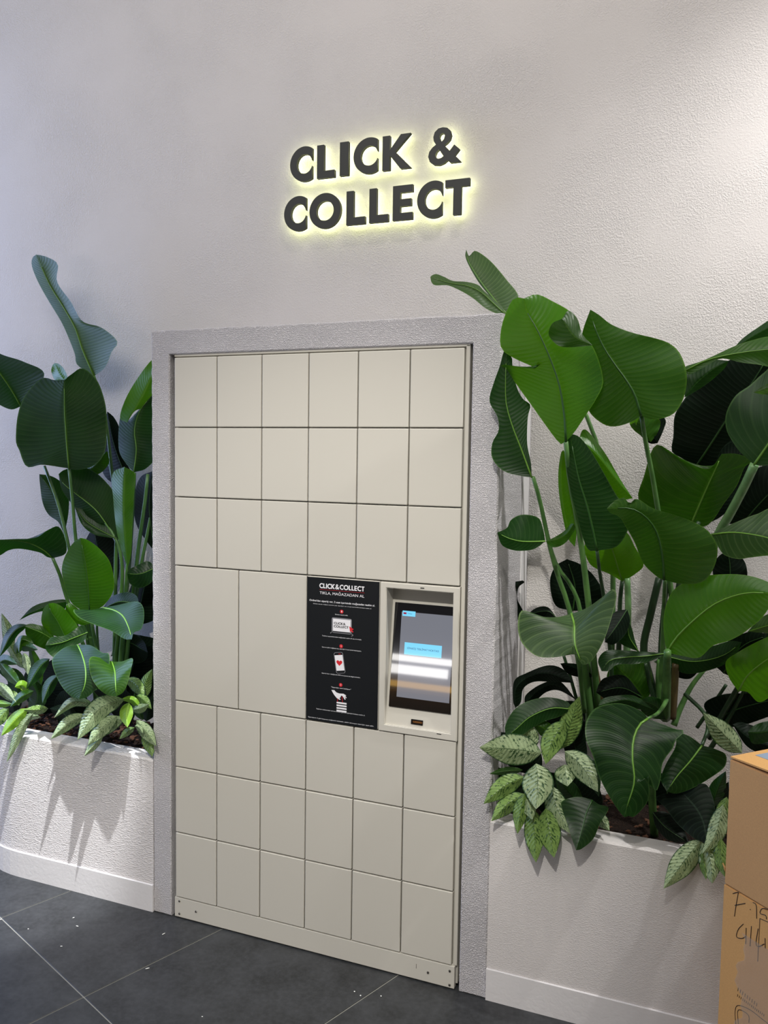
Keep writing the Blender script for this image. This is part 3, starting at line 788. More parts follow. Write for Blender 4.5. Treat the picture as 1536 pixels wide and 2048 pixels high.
leafs(lp, [
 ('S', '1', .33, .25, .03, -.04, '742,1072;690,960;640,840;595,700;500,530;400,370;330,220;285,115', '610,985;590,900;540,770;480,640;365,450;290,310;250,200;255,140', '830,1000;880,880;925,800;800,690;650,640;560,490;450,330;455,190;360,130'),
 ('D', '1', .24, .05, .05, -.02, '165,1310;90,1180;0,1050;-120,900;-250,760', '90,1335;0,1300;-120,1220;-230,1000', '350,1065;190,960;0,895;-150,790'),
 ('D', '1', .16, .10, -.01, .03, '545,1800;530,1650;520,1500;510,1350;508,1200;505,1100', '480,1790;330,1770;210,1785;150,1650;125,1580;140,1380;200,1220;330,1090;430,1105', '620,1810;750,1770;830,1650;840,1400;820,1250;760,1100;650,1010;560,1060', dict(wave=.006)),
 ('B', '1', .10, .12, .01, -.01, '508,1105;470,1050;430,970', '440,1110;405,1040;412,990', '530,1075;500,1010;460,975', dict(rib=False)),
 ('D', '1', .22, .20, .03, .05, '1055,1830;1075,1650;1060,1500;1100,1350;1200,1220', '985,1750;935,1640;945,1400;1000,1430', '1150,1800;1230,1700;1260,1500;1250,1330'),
 ('B', '1', .19, .20, .01, .03, '1000,1440;1110,1250;1230,1000', '945,1390;1020,1190;1190,950', '1060,1350;1130,1320;1200,1250;1260,1100', dict(rib=False)),  # lit fold of the leaf above, its brightness put into the colour
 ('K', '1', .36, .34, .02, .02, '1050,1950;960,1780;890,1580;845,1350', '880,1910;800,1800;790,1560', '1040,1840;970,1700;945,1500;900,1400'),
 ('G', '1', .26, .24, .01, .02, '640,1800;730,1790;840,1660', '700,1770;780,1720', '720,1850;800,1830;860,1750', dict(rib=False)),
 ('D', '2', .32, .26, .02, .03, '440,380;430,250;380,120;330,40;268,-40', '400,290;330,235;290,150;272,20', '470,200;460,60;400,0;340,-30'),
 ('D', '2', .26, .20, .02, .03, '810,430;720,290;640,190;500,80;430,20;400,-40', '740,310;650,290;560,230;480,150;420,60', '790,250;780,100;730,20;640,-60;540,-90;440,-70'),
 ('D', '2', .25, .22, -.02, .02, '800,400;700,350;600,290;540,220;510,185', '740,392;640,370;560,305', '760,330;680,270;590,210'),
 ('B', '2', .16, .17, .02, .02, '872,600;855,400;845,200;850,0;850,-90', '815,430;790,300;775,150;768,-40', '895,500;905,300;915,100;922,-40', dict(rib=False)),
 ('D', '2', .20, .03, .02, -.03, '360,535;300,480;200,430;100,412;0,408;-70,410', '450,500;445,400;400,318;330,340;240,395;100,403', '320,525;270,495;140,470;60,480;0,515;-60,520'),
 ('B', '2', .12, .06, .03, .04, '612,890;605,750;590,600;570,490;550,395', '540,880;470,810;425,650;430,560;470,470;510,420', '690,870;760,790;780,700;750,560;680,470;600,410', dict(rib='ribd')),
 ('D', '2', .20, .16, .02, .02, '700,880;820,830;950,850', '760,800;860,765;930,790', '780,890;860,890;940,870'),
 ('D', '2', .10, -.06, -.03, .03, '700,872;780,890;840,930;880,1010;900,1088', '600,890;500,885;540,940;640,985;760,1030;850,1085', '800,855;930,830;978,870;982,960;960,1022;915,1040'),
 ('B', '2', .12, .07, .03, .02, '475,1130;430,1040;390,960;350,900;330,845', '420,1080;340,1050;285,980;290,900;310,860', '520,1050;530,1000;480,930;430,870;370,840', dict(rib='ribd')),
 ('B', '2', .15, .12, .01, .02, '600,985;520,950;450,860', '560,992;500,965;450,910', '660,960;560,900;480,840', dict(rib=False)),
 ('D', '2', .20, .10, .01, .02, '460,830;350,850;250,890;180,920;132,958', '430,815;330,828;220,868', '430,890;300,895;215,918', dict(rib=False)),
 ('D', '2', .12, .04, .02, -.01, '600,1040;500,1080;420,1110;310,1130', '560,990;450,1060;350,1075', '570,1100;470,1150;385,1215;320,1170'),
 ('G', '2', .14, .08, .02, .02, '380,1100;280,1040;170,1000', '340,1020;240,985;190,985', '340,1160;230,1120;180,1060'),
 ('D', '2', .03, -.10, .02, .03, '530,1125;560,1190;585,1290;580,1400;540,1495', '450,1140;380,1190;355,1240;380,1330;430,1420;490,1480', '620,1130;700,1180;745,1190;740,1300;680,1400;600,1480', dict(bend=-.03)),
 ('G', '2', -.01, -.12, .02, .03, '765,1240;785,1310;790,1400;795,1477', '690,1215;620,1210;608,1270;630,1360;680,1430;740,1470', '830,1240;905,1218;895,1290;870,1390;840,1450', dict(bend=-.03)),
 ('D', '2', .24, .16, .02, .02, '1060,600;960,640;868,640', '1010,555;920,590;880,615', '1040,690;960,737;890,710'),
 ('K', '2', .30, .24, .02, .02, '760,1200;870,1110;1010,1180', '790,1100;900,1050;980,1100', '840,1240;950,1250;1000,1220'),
 ('K', '2', .34, .34, .02, .02, '820,1500;900,1300;960,1060', '780,1400;790,1200;860,1060', '1040,1450;1100,1250;1080,1100'),  # dark filler leaf: shade behind the front leaves put into its colour
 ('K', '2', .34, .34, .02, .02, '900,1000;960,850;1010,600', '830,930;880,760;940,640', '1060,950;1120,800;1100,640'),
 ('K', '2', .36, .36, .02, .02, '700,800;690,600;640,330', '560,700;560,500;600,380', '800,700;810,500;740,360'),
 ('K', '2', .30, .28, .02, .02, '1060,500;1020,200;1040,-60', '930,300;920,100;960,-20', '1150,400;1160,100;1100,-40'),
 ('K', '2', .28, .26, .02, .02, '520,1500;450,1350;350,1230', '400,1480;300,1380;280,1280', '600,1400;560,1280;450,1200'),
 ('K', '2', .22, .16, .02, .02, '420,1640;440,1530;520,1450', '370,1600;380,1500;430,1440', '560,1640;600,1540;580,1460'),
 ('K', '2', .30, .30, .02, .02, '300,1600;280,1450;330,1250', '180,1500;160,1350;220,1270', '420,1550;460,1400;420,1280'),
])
# ---- left mottled plants
def mottled(name, loc, label, rows):
    r = empty(name, loc); tag(r, label, 'plant')
    for mat, c, y0, y1, b, ct, tp, wd in rows:
        blade(r, mat, c, y0, y1, b, ct, tp, wd)
    return r
va = mottled('chinese_evergreen_plant', (-0.78, 0.2, 0.5), 'mottled leafy plant at the far left edge, one narrow blade hanging over the rim', [
 ('V', '2', .18, .16, '70,1190', '55,1040', '10,908', 42), ('D', '2', .10, .00, '190,990', '90,1040', '-5,1210', 38),
 ('V', '2', .14, .10, '170,1290', '110,1200', '50,1100', 36), ('G', '2', .10, .06, '110,1190', '140,1130', '260,1160', 40),
 ('D', '2', .06, .00, '340,1220', '270,1280', '180,1430', 46), ('G', '2', .04, -.02, '0,1250', '60,1320', '150,1420', 40),
 ('G', '2', .10, .06, '230,1120', '150,1090', '130,1180', 30), ('V', '2', .02, -.04, '-20,1380', '40,1440', '110,1520', 34),
 ('G', '2', .00, -.05, '230,1440', '150,1480', '70,1550', 34), ('lime', '2', .02, -.04, '190,1440', '150,1400', '100,1415', 34),
 ('lime', '2', -.01, -.07, '190,1560', '110,1630', '8,1748', 44), ('V', '2', -.02, -.08, '230,1590', '150,1690', '45,1930', 34),
 ('W', '2', .02, -.02, '330,1560', '250,1570', '160,1570', 34), ('W', '2', .00, -.06, '60,1560', '20,1600', '-60,1700', 44),
 ('G', '2', .06, .02, '-40,1290', '30,1230', '120,1260', 40), ('lime', '2', .02, -.02, '-60,1520', '20,1530', '90,1530', 26),
 ('V', '2', .03, .00, '280,1620', '200,1620', '110,1700', 26), ('D', '2', .12, .10, '120,1500', '100,1350', '-20,1300', 60),
 ('D', '2', .14, .12, '200,1600', '260,1480', '180,1330', 60), ('K', '2', .16, .14, '100,1600', '60,1480', '-60,1420', 80),
 ('G', '2', .12, .10, '280,1400', '240,1250', '200,1120', 40), ('W', '2', .05, .02, '130,1540', '90,1480', '-20,1450', 40),
 ('D', '2', .02, -.04, '400,1330', '340,1400', '290,1525', 40), ('V', '2', .06, .04, '160,1180', '180,1240', '190,1330', 30)])
vb = mottled('chinese_evergreen_plant', (-0.36, 0.16, 0.5), 'silver mottled leafy plant spilling over the left planter rim beside the locker surround', [
 ('V', '2', .00, -.07, '650,1540', '500,1515', '368,1625', 36), ('V', '2', -.02, -.10, '600,1610', '480,1650', '345,1770', 46),
 ('V', '2', -.03, -.11, '850,1500', '680,1560', '528,1775', 74), ('V', '2', -.04, -.10, '800,1610', '700,1690', '600,1810', 56),
 ('V', '2', -.01, -.08, '850,1620', '760,1670', '650,1765', 46), ('lime', '2', -.03, -.08, '880,1520', '862,1600', '870,1690', 46),
 ('V', '2', -.06, -.11, '700,1760', '650,1800', '575,1885', 30), ('V', '2', .00, -.05, '930,1640', '990,1710', '1068,1818', 48),
 ('W', '2', .04, .00, '930,1470', '980,1500', '1035,1565', 34), ('W', '2', .02, -.02, '1010,1690', '1015,1780', '1040,1890', 50),
 ('W', '2', .02, -.02, '920,1690', '870,1720', '815,1770', 26), ('W', '2', .08, .04, '860,1360', '930,1400', '985,1490', 46),
 ('W', '2', .10, .08, '1000,1480', '1000,1380', '1040,1290', 40), ('lime', '2', .02, -.01, '960,1560', '900,1500', '820,1500', 26),
 ('V', '2', .02, -.02, '900,1570', '960,1560', '1020,1530', 34), ('G', '2', .05, .03, '980,1640', '930,1560', '920,1450', 30),
 ('V', '2', -.01, -.04, '920,1680', '950,1690', '975,1730', 22), ('K', '2', .12, .12, '900,1660', '800,1500', '640,1440', 90),
 ('K', '2', .12, .12, '1000,1650', '1000,1500', '900,1400', 80), ('K', '2', .10, .10, '500,1700', '440,1600', '340,1560', 70)])

# ---- right large-leaved plants
rp = empty('bird_of_paradise_plant', (1.42, 0.26, 0.50))
tag(rp, 'tall broad-leaved plant just right of the locker surround, leaves above its corner', 'plant')
for a in [('7', -.05, .22, '494,-42;515,150;560,400;600,700;630,1000;660,1350', .0065, .011, 'stem'),
          ('7', -.03, .20, '325,140;360,260;405,470;450,640;520,860;600,1350', .0055, .009, 'stem'),
          ('7', .12, .22, '405,470;450,600;520,700;570,840;640,1350', .005, .009, 'stem'),
          ('p', .20, .30, '1012,627;1100,730;1172,830;1200,920;1225,1100;1222,1400', .005, .009, 'stem'),
          ('7', .02, .24, '655,520;670,640;690,760;720,1000;740,1350', .0045, .008, 'stemd'),
          ('7', .26, .28, '785,675;775,760;770,900;760,1350', .006, .010, 'stemd'),
          ('7', .24, .27, '810,660;815,800;810,1000;790,1350', .009, .012, 'stempale'),
          ('5', .16, .20, '570,880;575,960;600,1160;600,1260', .012, .013, 'stem'),
          ('7', .26, .27, '640,1060;650,1130;690,1350', .006, .010, 'brown'),
          ('7', -.02, .16, '525,845;545,960;590,1350', .005, .008, 'stem'),
          ('7', .22, .22, '480,1050;520,1180;580,1400', .0045, .006, 'stemd')]:
    stem(rp, *a)
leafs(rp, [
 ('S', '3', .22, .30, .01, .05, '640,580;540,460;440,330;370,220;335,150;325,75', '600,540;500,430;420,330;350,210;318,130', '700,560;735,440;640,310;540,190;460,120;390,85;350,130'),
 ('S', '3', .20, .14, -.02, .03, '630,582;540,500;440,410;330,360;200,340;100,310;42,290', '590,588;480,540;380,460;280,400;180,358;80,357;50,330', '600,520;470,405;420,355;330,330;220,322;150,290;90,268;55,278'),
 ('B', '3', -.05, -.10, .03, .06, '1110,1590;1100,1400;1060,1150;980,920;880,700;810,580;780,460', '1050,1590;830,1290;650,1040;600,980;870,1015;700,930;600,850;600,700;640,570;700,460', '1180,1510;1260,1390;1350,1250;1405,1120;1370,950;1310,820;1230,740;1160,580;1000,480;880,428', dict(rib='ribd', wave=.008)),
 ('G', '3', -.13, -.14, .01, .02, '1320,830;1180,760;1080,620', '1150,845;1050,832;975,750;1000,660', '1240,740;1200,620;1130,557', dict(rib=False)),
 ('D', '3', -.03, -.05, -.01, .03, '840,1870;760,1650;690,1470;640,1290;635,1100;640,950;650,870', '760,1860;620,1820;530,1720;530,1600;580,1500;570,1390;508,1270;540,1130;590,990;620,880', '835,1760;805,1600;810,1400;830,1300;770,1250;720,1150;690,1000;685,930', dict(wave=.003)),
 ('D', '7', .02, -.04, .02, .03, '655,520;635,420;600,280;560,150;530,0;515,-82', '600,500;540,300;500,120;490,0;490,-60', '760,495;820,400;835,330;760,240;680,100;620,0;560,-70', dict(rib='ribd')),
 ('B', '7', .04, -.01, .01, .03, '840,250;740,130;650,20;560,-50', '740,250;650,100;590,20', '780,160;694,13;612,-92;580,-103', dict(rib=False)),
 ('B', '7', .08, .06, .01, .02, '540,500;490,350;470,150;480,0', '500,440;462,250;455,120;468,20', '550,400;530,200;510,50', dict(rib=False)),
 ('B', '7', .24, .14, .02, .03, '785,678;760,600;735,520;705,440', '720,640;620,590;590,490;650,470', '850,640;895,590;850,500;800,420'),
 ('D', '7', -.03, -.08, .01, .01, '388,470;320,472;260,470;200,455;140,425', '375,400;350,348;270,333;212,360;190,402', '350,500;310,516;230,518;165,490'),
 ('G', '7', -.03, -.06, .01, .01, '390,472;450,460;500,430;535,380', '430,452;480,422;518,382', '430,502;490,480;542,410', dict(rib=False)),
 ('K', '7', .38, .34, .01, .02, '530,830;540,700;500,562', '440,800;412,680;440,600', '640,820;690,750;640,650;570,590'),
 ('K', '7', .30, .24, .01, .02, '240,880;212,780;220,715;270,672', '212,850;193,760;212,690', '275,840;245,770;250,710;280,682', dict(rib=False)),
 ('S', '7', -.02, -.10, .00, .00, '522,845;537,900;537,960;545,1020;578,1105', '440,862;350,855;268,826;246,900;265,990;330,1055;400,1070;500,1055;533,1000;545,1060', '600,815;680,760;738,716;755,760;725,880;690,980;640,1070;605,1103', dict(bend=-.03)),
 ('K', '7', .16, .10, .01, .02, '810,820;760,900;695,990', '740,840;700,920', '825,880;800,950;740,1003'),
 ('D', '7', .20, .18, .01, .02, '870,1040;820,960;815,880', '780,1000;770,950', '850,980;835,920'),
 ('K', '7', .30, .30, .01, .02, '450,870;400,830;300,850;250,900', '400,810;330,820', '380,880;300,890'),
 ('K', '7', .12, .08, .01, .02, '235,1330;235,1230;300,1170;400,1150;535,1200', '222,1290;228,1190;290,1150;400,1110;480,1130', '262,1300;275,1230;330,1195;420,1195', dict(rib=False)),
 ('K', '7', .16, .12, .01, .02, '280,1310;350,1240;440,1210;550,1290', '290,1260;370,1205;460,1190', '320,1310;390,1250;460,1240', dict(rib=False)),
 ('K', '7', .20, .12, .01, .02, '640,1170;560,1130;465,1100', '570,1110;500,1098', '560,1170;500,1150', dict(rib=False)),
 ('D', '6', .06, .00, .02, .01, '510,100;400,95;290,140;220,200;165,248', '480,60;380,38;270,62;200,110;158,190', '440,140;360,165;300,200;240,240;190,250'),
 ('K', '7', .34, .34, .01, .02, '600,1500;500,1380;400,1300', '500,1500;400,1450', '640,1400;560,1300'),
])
rq = empty('bird_of_paradise_plant', (1.72, 0.27, 0.50))
tag(rq, 'broad-leaved plant in the middle of the right planter, dark leaf drooping over the rim', 'plant')
for a in [('4', .02, .24, '578,950;610,1150;660,1400;705,1670;760,2000;820,2400', .006, .009, 'stem'),
          ('4', -.02, .26, '1432,1325;1350,1500;1250,1690;1160,1850;1060,2100', .0115, .014, 'stempale'),
          ('7', .02, .26, '1005,670;1000,800;995,1000;985,1250', .0055, .010, 'stem'),
          ('7', .25, .28, '975,660;930,850;895,1020;930,1180;970,1330', .011, .012, 'stemd'),
          ('7', .22, .26, '1015,680;1000,820;985,1050;1000,1350', .007, .011, 'stemd'),
          ('7', .00, .22, '1018,1040;1015,1130;1010,1260;1005,1380', .010, .016, 'stem'),
          ('7', .24, .25, '985,1080;980,1200;1000,1380', .012, .016, 'stem'),
          ('7', .20, .25, '1060,1100;1055,1200;1040,1380', .010, .013, 'brown'),
          ('7', .30, .26, '1210,1130;1140,1220;1080,1340;1050,1420', .006, .010, 'stem'),
          ('7', .20, .24, '905,1100;930,1220;970,1350', .005, .008, 'stemd'),
          ('7', .30, .30, '1110,660;1090,760;1060,1000;1040,1350', .008, .010, 'stemd'),
          ('7', .20, .26, '1180,370;1120,500;1060,800;1020,1350', .006, .010, 'stemd'),
          ('6', .00, .20, '905,150;960,120;1000,60;1010,0', .0038, .008, 'stem'),
          ('6', .06, .22, '1190,290;1220,200;1200,120;1100,20', .005, .006, 'stemd'),
          ('6', .10, .20, '925,470;928,560;935,680;940,760', .011, .012, 'stem')]:
    stem(rq, *a)
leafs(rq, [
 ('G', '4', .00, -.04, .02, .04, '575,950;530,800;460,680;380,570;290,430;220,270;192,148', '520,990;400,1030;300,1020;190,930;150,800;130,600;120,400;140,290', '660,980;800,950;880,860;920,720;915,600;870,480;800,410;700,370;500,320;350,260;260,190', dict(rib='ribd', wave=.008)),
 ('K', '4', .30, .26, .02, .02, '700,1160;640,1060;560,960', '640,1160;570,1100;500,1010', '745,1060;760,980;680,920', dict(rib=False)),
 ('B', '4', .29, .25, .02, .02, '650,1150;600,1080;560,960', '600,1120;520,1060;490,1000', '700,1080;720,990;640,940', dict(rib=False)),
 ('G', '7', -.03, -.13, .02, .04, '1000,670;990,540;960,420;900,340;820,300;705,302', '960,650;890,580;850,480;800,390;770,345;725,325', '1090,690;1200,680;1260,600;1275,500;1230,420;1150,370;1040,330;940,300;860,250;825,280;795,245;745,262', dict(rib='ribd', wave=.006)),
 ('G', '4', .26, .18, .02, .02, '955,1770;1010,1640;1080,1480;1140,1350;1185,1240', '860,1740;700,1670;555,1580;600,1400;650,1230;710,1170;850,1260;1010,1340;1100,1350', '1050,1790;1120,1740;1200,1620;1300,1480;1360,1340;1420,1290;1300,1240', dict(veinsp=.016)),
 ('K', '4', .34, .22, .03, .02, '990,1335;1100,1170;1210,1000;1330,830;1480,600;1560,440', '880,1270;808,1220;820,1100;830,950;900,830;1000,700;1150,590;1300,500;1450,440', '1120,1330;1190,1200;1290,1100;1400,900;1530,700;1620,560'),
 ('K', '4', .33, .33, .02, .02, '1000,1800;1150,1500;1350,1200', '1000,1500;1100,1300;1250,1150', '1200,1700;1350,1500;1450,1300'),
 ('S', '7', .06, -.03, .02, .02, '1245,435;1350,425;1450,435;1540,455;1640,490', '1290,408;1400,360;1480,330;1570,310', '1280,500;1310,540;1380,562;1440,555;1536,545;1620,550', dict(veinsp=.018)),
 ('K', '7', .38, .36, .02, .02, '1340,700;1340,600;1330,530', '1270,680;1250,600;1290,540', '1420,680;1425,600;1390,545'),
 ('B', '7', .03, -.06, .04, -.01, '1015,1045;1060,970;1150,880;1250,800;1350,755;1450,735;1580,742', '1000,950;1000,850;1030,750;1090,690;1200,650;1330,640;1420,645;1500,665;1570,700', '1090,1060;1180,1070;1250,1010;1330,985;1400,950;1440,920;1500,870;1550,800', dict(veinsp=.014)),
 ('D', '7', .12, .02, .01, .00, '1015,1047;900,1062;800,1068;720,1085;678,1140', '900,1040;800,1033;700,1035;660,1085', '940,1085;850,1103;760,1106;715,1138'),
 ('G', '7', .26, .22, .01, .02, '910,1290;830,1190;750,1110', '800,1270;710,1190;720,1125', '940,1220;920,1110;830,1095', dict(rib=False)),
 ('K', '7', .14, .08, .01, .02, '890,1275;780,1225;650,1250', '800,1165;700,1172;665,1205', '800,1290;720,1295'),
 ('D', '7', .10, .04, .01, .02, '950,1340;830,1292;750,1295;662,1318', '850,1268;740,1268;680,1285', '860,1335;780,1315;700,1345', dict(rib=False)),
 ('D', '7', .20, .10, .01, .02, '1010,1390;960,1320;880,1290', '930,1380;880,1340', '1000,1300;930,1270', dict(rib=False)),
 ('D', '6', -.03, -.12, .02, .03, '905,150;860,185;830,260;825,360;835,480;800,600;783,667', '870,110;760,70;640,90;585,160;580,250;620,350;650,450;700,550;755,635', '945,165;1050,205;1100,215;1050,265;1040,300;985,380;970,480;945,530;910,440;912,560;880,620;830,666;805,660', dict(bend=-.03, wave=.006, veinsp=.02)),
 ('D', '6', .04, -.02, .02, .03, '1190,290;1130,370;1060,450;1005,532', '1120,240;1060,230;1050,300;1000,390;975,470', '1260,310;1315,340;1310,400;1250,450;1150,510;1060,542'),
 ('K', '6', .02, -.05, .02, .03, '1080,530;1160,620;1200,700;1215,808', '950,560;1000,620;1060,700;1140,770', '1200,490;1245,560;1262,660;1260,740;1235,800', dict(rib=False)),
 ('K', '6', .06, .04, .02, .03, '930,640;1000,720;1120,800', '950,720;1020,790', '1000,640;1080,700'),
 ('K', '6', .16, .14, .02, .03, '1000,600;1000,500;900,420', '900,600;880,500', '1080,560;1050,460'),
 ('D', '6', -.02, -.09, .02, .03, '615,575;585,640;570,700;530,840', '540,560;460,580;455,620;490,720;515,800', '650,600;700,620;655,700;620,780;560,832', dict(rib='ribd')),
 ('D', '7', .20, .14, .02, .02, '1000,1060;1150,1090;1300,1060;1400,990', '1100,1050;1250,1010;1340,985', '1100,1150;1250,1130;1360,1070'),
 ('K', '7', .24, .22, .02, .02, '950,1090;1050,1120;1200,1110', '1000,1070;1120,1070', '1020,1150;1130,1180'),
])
rs = empty('bird_of_paradise_plant', (2.05, 0.27, 0.50))
tag(rs, 'broad-leaved plant at the right edge of the photo above the cardboard boxes', 'plant')
for a in [('5', .10, .28, '1600,640;1536,760;1400,1000;1300,1170;1230,1300', .007, .009, 'stemd'),
          ('7', .28, .30, '1320,1210;1240,1330;1170,1430', .005, .006, 'stemd'),
          ('6', .22, .28, '1450,-60;1300,200;1220,330', .006, .008, 'stemd'),
          ('p', .22, .28, '1600,1000;1540,1250;1480,1440', .010, .012, 'stemd')]:
    stem(rs, *a)
leafs(rs, [
 ('G', '4', .10, .06, .04, .00, '908,612;1050,540;1200,498;1400,465;1640,440', '910,580;1020,543;1120,500;1270,430;1400,385;1560,355', '935,640;1050,585;1180,520;1330,548;1450,562;1600,575', dict(rib='rib', veinsp=.016)),
 ('D', '4', .14, .12, .02, .02, '905,812;1000,700;1120,600;1240,535', '915,640;1000,590;1100,530', '930,800;1000,760;1100,690;1200,600', dict(rib=False)),
 ('D', '4', .24, .20, .02, .02, '1270,450;1420,350;1640,230', '1340,370;1450,290;1580,210', '1400,420;1500,390;1640,330', dict(rib=False)),
 ('D', '4', -.02, -.05, .04, .00, '1430,1320;1500,1220;1600,1080;1740,930', '1330,1230;1270,1150;1220,1050;1220,930;1290,800;1400,720;1500,630;1640,550', '1500,1330;1600,1300;1720,1200;1780,1080', dict(veinsp=.016)),
 ('S', '4', -.07, -.08, .00, .02, '1425,775;1500,750;1640,700', '1480,740;1560,700', '1500,790;1600,790', dict(rib=False)),
 ('K', '4', .30, .20, .02, .02, '1350,1760;1450,1640;1640,1440', '1210,1760;1280,1600;1380,1430;1450,1350;1640,1300', '1400,1790;1536,1720;1680,1600'),
 ('K', '4', .36, .36, .02, .02, '1250,1400;1400,1100;1560,800', '1150,1250;1250,1000;1400,800', '1450,1300;1600,1100;1680,850'),
 ('K', '5', .26, .18, .02, .02, '1260,1200;1400,1140;1600,1090', '1205,1150;1215,1105;1320,1068;1480,1070', '1320,1240;1400,1235;1520,1195;1600,1160'),
 ('S', '5', .04, .00, .02, .02, '1430,742;1536,710;1660,680', '1480,685;1536,650;1620,630', '1500,748;1600,748'),
 ('B', '5', .10, .02, .02, .02, '1380,1055;1430,970;1536,885;1660,820', '1330,980;1315,900;1380,850;1450,810;1536,770;1640,740', '1430,1060;1490,1112;1570,1060;1660,930', dict(veinsp=.016)),
 ('K', '5', .20, .16, .02, .02, '1300,960;1400,820;1540,760', '1230,880;1330,790;1450,740', '1350,970;1450,900;1560,830'),
 ('D', '5', .14, .12, .02, .02, '1430,1270;1500,1270;1600,1250', '1470,1230;1560,1210', '1460,1330;1560,1310', dict(rib=False)),
 ('K', '6', .20, .18, .02, .02, '1350,180;1450,260;1560,300', '1400,170;1500,210', '1420,290;1500,330', dict(rib=False)),
])
vc = mottled('chinese_evergreen_plant', (1.3, 0.14, 0.5), 'mottled leafy plant spilling over the planter corner just right of the locker surround', [
 ('V', '6', .00, -.06, '350,330', '190,310', '22,302', 84), ('W', '6', .02, -.02, '470,160', '400,280', '370,390', 62),
 ('W', '6', .06, .04, '450,310', '500,180', '548,32', 62), ('V', '6', -.04, -.09, '320,385', '330,480', '320,625', 84),
 ('W', '6', -.01, -.06, '260,455', '160,500', '45,597', 54), ('lime', '6', -.005, -.05, '260,550', '170,600', '85,688', 10),
 ('W', '6', -.01, -.06, '260,545', '170,600', '85,688', 48), ('W', '6', -.04, -.08, '300,620', '310,730', '320,905', 54),
 ('W', '6', -.04, -.08, '370,620', '385,720', '415,880', 62), ('V', '6', -.02, -.06, '400,500', '430,620', '505,755', 60),
 ('V', '6', .00, -.04, '470,320', '560,400', '645,535', 62), ('V', '6', .00, -.03, '470,390', '475,440', '485,505', 60),
 ('W', '6', -.05, -.08, '260,540', '240,630', '222,755', 40), ('G', '6', .01, -.03, '250,420', '160,425', '75,440', 22),
 ('V', '6', .04, .03, '300,310', '290,240', '270,170', 44), ('V', '6', .02, .00, '640,640', '670,690', '705,738', 32),
 ('G', '6', .06, .04, '400,250', '360,200', '300,180', 40), ('D', '6', .06, .04, '560,600', '500,540', '420,440', 50),
 ('K', '6', .12, .10, '450,700', '420,560', '300,420', 110), ('K', '6', .14, .12, '600,700', '560,560', '450,450', 100),
 ('K', '6', .10, .08, '250,620', '180,500', '110,400', 60), ('K', '6', .12, .10, '560,420', '520,260', '540,120', 60),
 ('K', '6', .12, .10, '350,420', '250,340', '110,220', 90), ('D', '6', .02, -.02, '560,330', '610,420', '650,560', 40),
 ('V', '6', -.05, -.08, '270,570', '285,620', '300,680', 36)])
vd = mottled('chinese_evergreen_plant', (1.95, 0.14, 0.5), 'mottled leafy plant hanging over the planter rim behind the cardboard boxes', [
 ('V', '6', -.03, -.09, '1190,780', '1110,880', '988,1042', 66), ('V', '6', -.04, -.09, '1190,800', '1230,880', '1245,1015', 62),
 ('V', '6', -.02, -.08, '1300,600', '1260,760', '1190,860', 52), ('V', '6', .04, .02, '1400,330', '1300,230', '1195,118', 60),
 ('W', '6', -.05, -.08, '1190,850', '1200,920', '1212,995', 24), ('D', '6', .02, .00, '1240,620', '1270,520', '1315,425', 44),
 ('W', '6', -.05, -.09, '1290,780', '1290,880', '1310,980', 40), ('W', '6', .00, -.03, '1320,560', '1300,640', '1290,740', 40),
 ('K', '6', .04, .02, '1270,820', '1260,640', '1330,480', 70)])

# ------------------------------------------------------------------ cardboard boxes
corner = at(1460, 1511, -0.22)
bd = Vector((math.sin(math.radians(46.7)), -math.cos(math.radians(46.7)), 0))    # along the visible face, toward the camera
bn = Vector((math.cos(math.radians(46.7)), math.sin(math.radians(46.7)), 0))     # into the box
corner.z = corner.z
zt = corner.z; zm = at(1447.5, 1767, -0.22).z
def bp(s, d, z): return Vector((corner.x, corner.y, 0)) + bd * s + bn * d + Vector((0, 0, z))
def bbox(name, s0, s1, d0, d1, z0, z1, mat, parent, bev=0.002):
    bm = bmesh.new(); vs = box(bm, 0, 1, 0, 1, 0, 1)
    for v in vs: v.co = bp(s0 + v.co.x * (s1 - s0), d0 + v.co.y * (d1 - d0), z0 + v.co.z * (z1 - z0))
    if bev: bmesh.ops.bevel(bm, geom=list(bm.edges), offset=bev, segments=2, affect='EDGES')
    bmesh.ops.recalc_face_normals(bm, faces=bm.faces)
    return obj(name, bm, mat, parent)
ub = empty('cardboard_box', bp(0.25, 0.2, zm)); tag(ub, 'brown cardboard box on top of the stack at the right edge of the photo', 'box', 'stacked cardboard boxes')
bbox('box_body', 0, 0.50, 0, 0.27, zm + 0.001, zt - 0.009, M['card1'], ub)
def flap(name, s0, s1, d0, d1, za, zb, lift, mat):
    bm = bmesh.new(); vs = box(bm, 0, 1, 0, 1, 0, 1)
    for v in vs: v.co = bp(s0 + v.co.x * (s1 - s0), d0 + v.co.y * (d1 - d0), za + v.co.z * (zb - za) + lift * (s0 + v.co.x * (s1 - s0)))
    bmesh.ops.recalc_face_normals(bm, faces=bm.faces)
    return obj(name, bm, mat, ub)
flap('box_flap', 0.0, 0.50, 0.002, 0.133, zt - 0.006, zt - 0.002, 0.035, M['card2'])
flap('box_flap', 0.0, 0.50, 0.137, 0.268, zt - 0.006, zt - 0.002, 0.035, M['card2'])
flap('tape_strip', 0.02, 0.50, 0.06, 0.21, zt - 0.0017, zt - 0.0012, 0.035, M['bluetape'])
lb = empty('cardboard_box', bp(0.25, 0.2, 0)); tag(lb, 'tan cardboard box with handwriting at the bottom of the stack at the right edge', 'box', 'stacked cardboard boxes')
bbox('box_body', -0.001, 0.50, -0.001, 0.27, 0.0, zm - 0.001, M['card2'], lb)
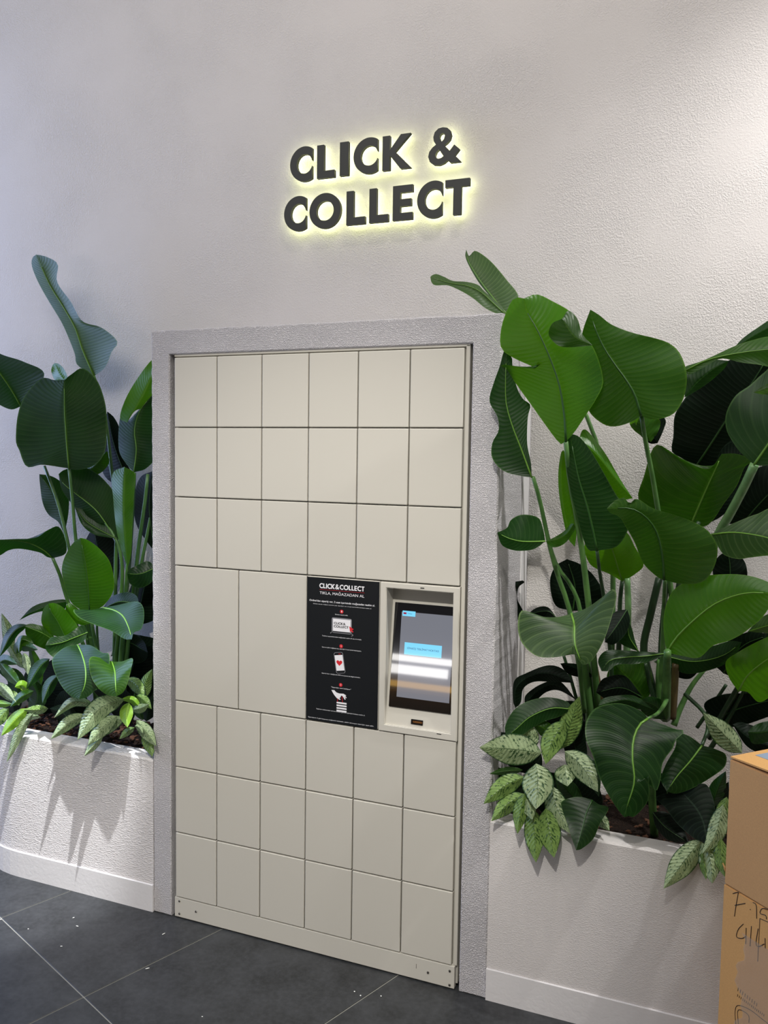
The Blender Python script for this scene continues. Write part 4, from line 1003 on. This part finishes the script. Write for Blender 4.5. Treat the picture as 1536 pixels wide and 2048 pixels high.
# torn flap poking out at the back corner, and clear tape over the face
bm = bmesh.new(); tp = [bp(-0.012, 0.004, zm + 0.044), bp(0.0, -0.001, zm + 0.040), bp(0.0, 0.0, zm + 0.030), bp(-0.006, 0.003, zm + 0.034)]
v1 = [bm.verts.new(p) for p in tp]; v2 = [bm.verts.new(p + bn * 0.003) for p in tp]
bm.faces.new(v1); bm.faces.new(v2[::-1])
for i in range(4): bm.faces.new((v1[i], v2[i], v2[(i + 1) % 4], v1[(i + 1) % 4]))
obj('torn_corner', bm, M['card2'], ub)
bm = bmesh.new(); rr = random.Random(11); gt = []
for i in range(25):
    row = []
    for j in range(9):
        z = zm - 0.088 - 0.30 * i / 24
        lft = 0.058 + 0.012 * math.sin(i * 0.55) + 0.006 * math.sin(i * 1.7)
        row.append(bm.verts.new(bp(lft + (0.20 - lft) * j / 8, -0.0016 - rr.uniform(0, 0.0022), z)))
    gt.append(row)
for i in range(24):
    for j in range(8): bm.faces.new((gt[i][j], gt[i][j + 1], gt[i + 1][j + 1], gt[i + 1][j]))
obj('clear_tape', bm, M['tape'], lb, smooth=True)
def on_face(px, py):
    d = CM @ Vector(((px - 768) / FPX, -(py - 1024) / FPX, -1)); P0 = bp(0, -0.0014, 0)
    t = (P0 - CAM).dot(bn) / d.dot(bn); return CAM + d * t
def strokes(name, lines, r, mat, parent):
    bm = bmesh.new()
    for l in lines:
        P = cr([tuple(on_face(1400 + x / 3.425, 1450 + y / 3.425)) for x, y in l], max(6, 4 * len(l)))
        me = tube_mesh('s', P, r, r, 5); bm.from_mesh(me); bpy.data.meshes.remove(me)
    return obj(name, bm, mat, parent)
strokes('handwriting', [[(225, 1155), (258, 1145), (262, 1148), (248, 1230), (236, 1310)], [(238, 1235), (310, 1222)],
    [(343, 1262), (347, 1266)], [(362, 1215), (385, 1235), (388, 1325)], [(466, 1262), (425, 1258), (412, 1290), (450, 1305), (455, 1330)],
    [(297, 1362), (262, 1400), (250, 1450), (285, 1462), (315, 1448)], [(316, 1390), (313, 1500)], [(352, 1378), (343, 1515)],
    [(398, 1395), (384, 1490), (398, 1518), (440, 1500)], [(445, 1460), (447, 1530)]], 0.0009, M['ink'], lb)
strokes('printed_symbol', [[(410, 1325), (395, 1620)], [(410, 1325), (466, 1350)],
    [(245, 2048), (240, 1960), (262, 1920), (345, 1952), (420, 2010), (470, 2048)], [(262, 2048), (262, 1952), (330, 1985), (335, 2040)]], 0.0007, M['ink'], lb)
strokes('printed_lettering', [[(262 + 16 * k, 1800 + 13 * k), (258 + 16 * k, 1822 + 13 * k)] for k in range(9)] + [[(258 + 12 * k, 1845 + 9 * k), (256 + 12 * k, 1860 + 9 * k)] for k in range(16)], 0.0006, M['ink'], lb)

# ------------------------------------------------------------------ flecks on the floor
fm = plain('foam_fleck', srgb(235, 235, 230), 0.6)
def cs(x, y): return (x / 3.3675, 1440 + y / 3.3675)
FL = ['small oblong white fleck on the floor tile below the left planter', 'round white fleck in the middle of the large front floor tile', 'thin slanting white sliver on the floor in front of the locker kick plate', 'white sliver lying just below the grout line of the floor', 'tiny white fleck on the floor nearest the left planter', 'pin-sized white speck on the floor left of the others', 'white speck at the grout corner on the left edge of the floor', 'pin-sized white speck near the bottom of the floor']
for k, (x, y, ln, rot) in enumerate([(520, 1390, .010, 20), (413, 1526, .007, 0), (1102, 1442, .012, -50), (993, 1675, .013, -25), (495, 1333, .006, -40), (190, 1409, .003, 0), (5, 1345, .005, 0), (1362, 2000, .003, 0)]):
    p = fl_at(*cs(x, y))
    bm = bmesh.new(); bmesh.ops.create_icosphere(bm, subdivisions=1, radius=1, matrix=Matrix.Translation((p.x, p.y, 0.0012)) @ Matrix.Rotation(math.radians(22 - rot), 4, 'Z') @ Matrix.Diagonal((ln / 2 + .001, .0016, .0012, 1)))
    tag(obj('litter_fleck', bm, fm), FL[k], 'litter', 'white flecks on the floor')
for px, py, fll in ((709, 1984, 'leftmost of three white specks on the floor below the locker'), (721, 1992, 'middle of three white specks on the floor below the locker'), (762, 1993, 'rightmost of three white specks on the floor below the locker')):
    p = fl_at(px, py)
    bm = bmesh.new(); bmesh.ops.create_icosphere(bm, subdivisions=1, radius=1, matrix=Matrix.Translation((p.x, p.y, 0.0016)) @ Matrix.Diagonal((.0026, .0022, .0016, 1)))
    tag(obj('litter_fleck', bm, fm), fll, 'litter', 'white flecks on the floor')
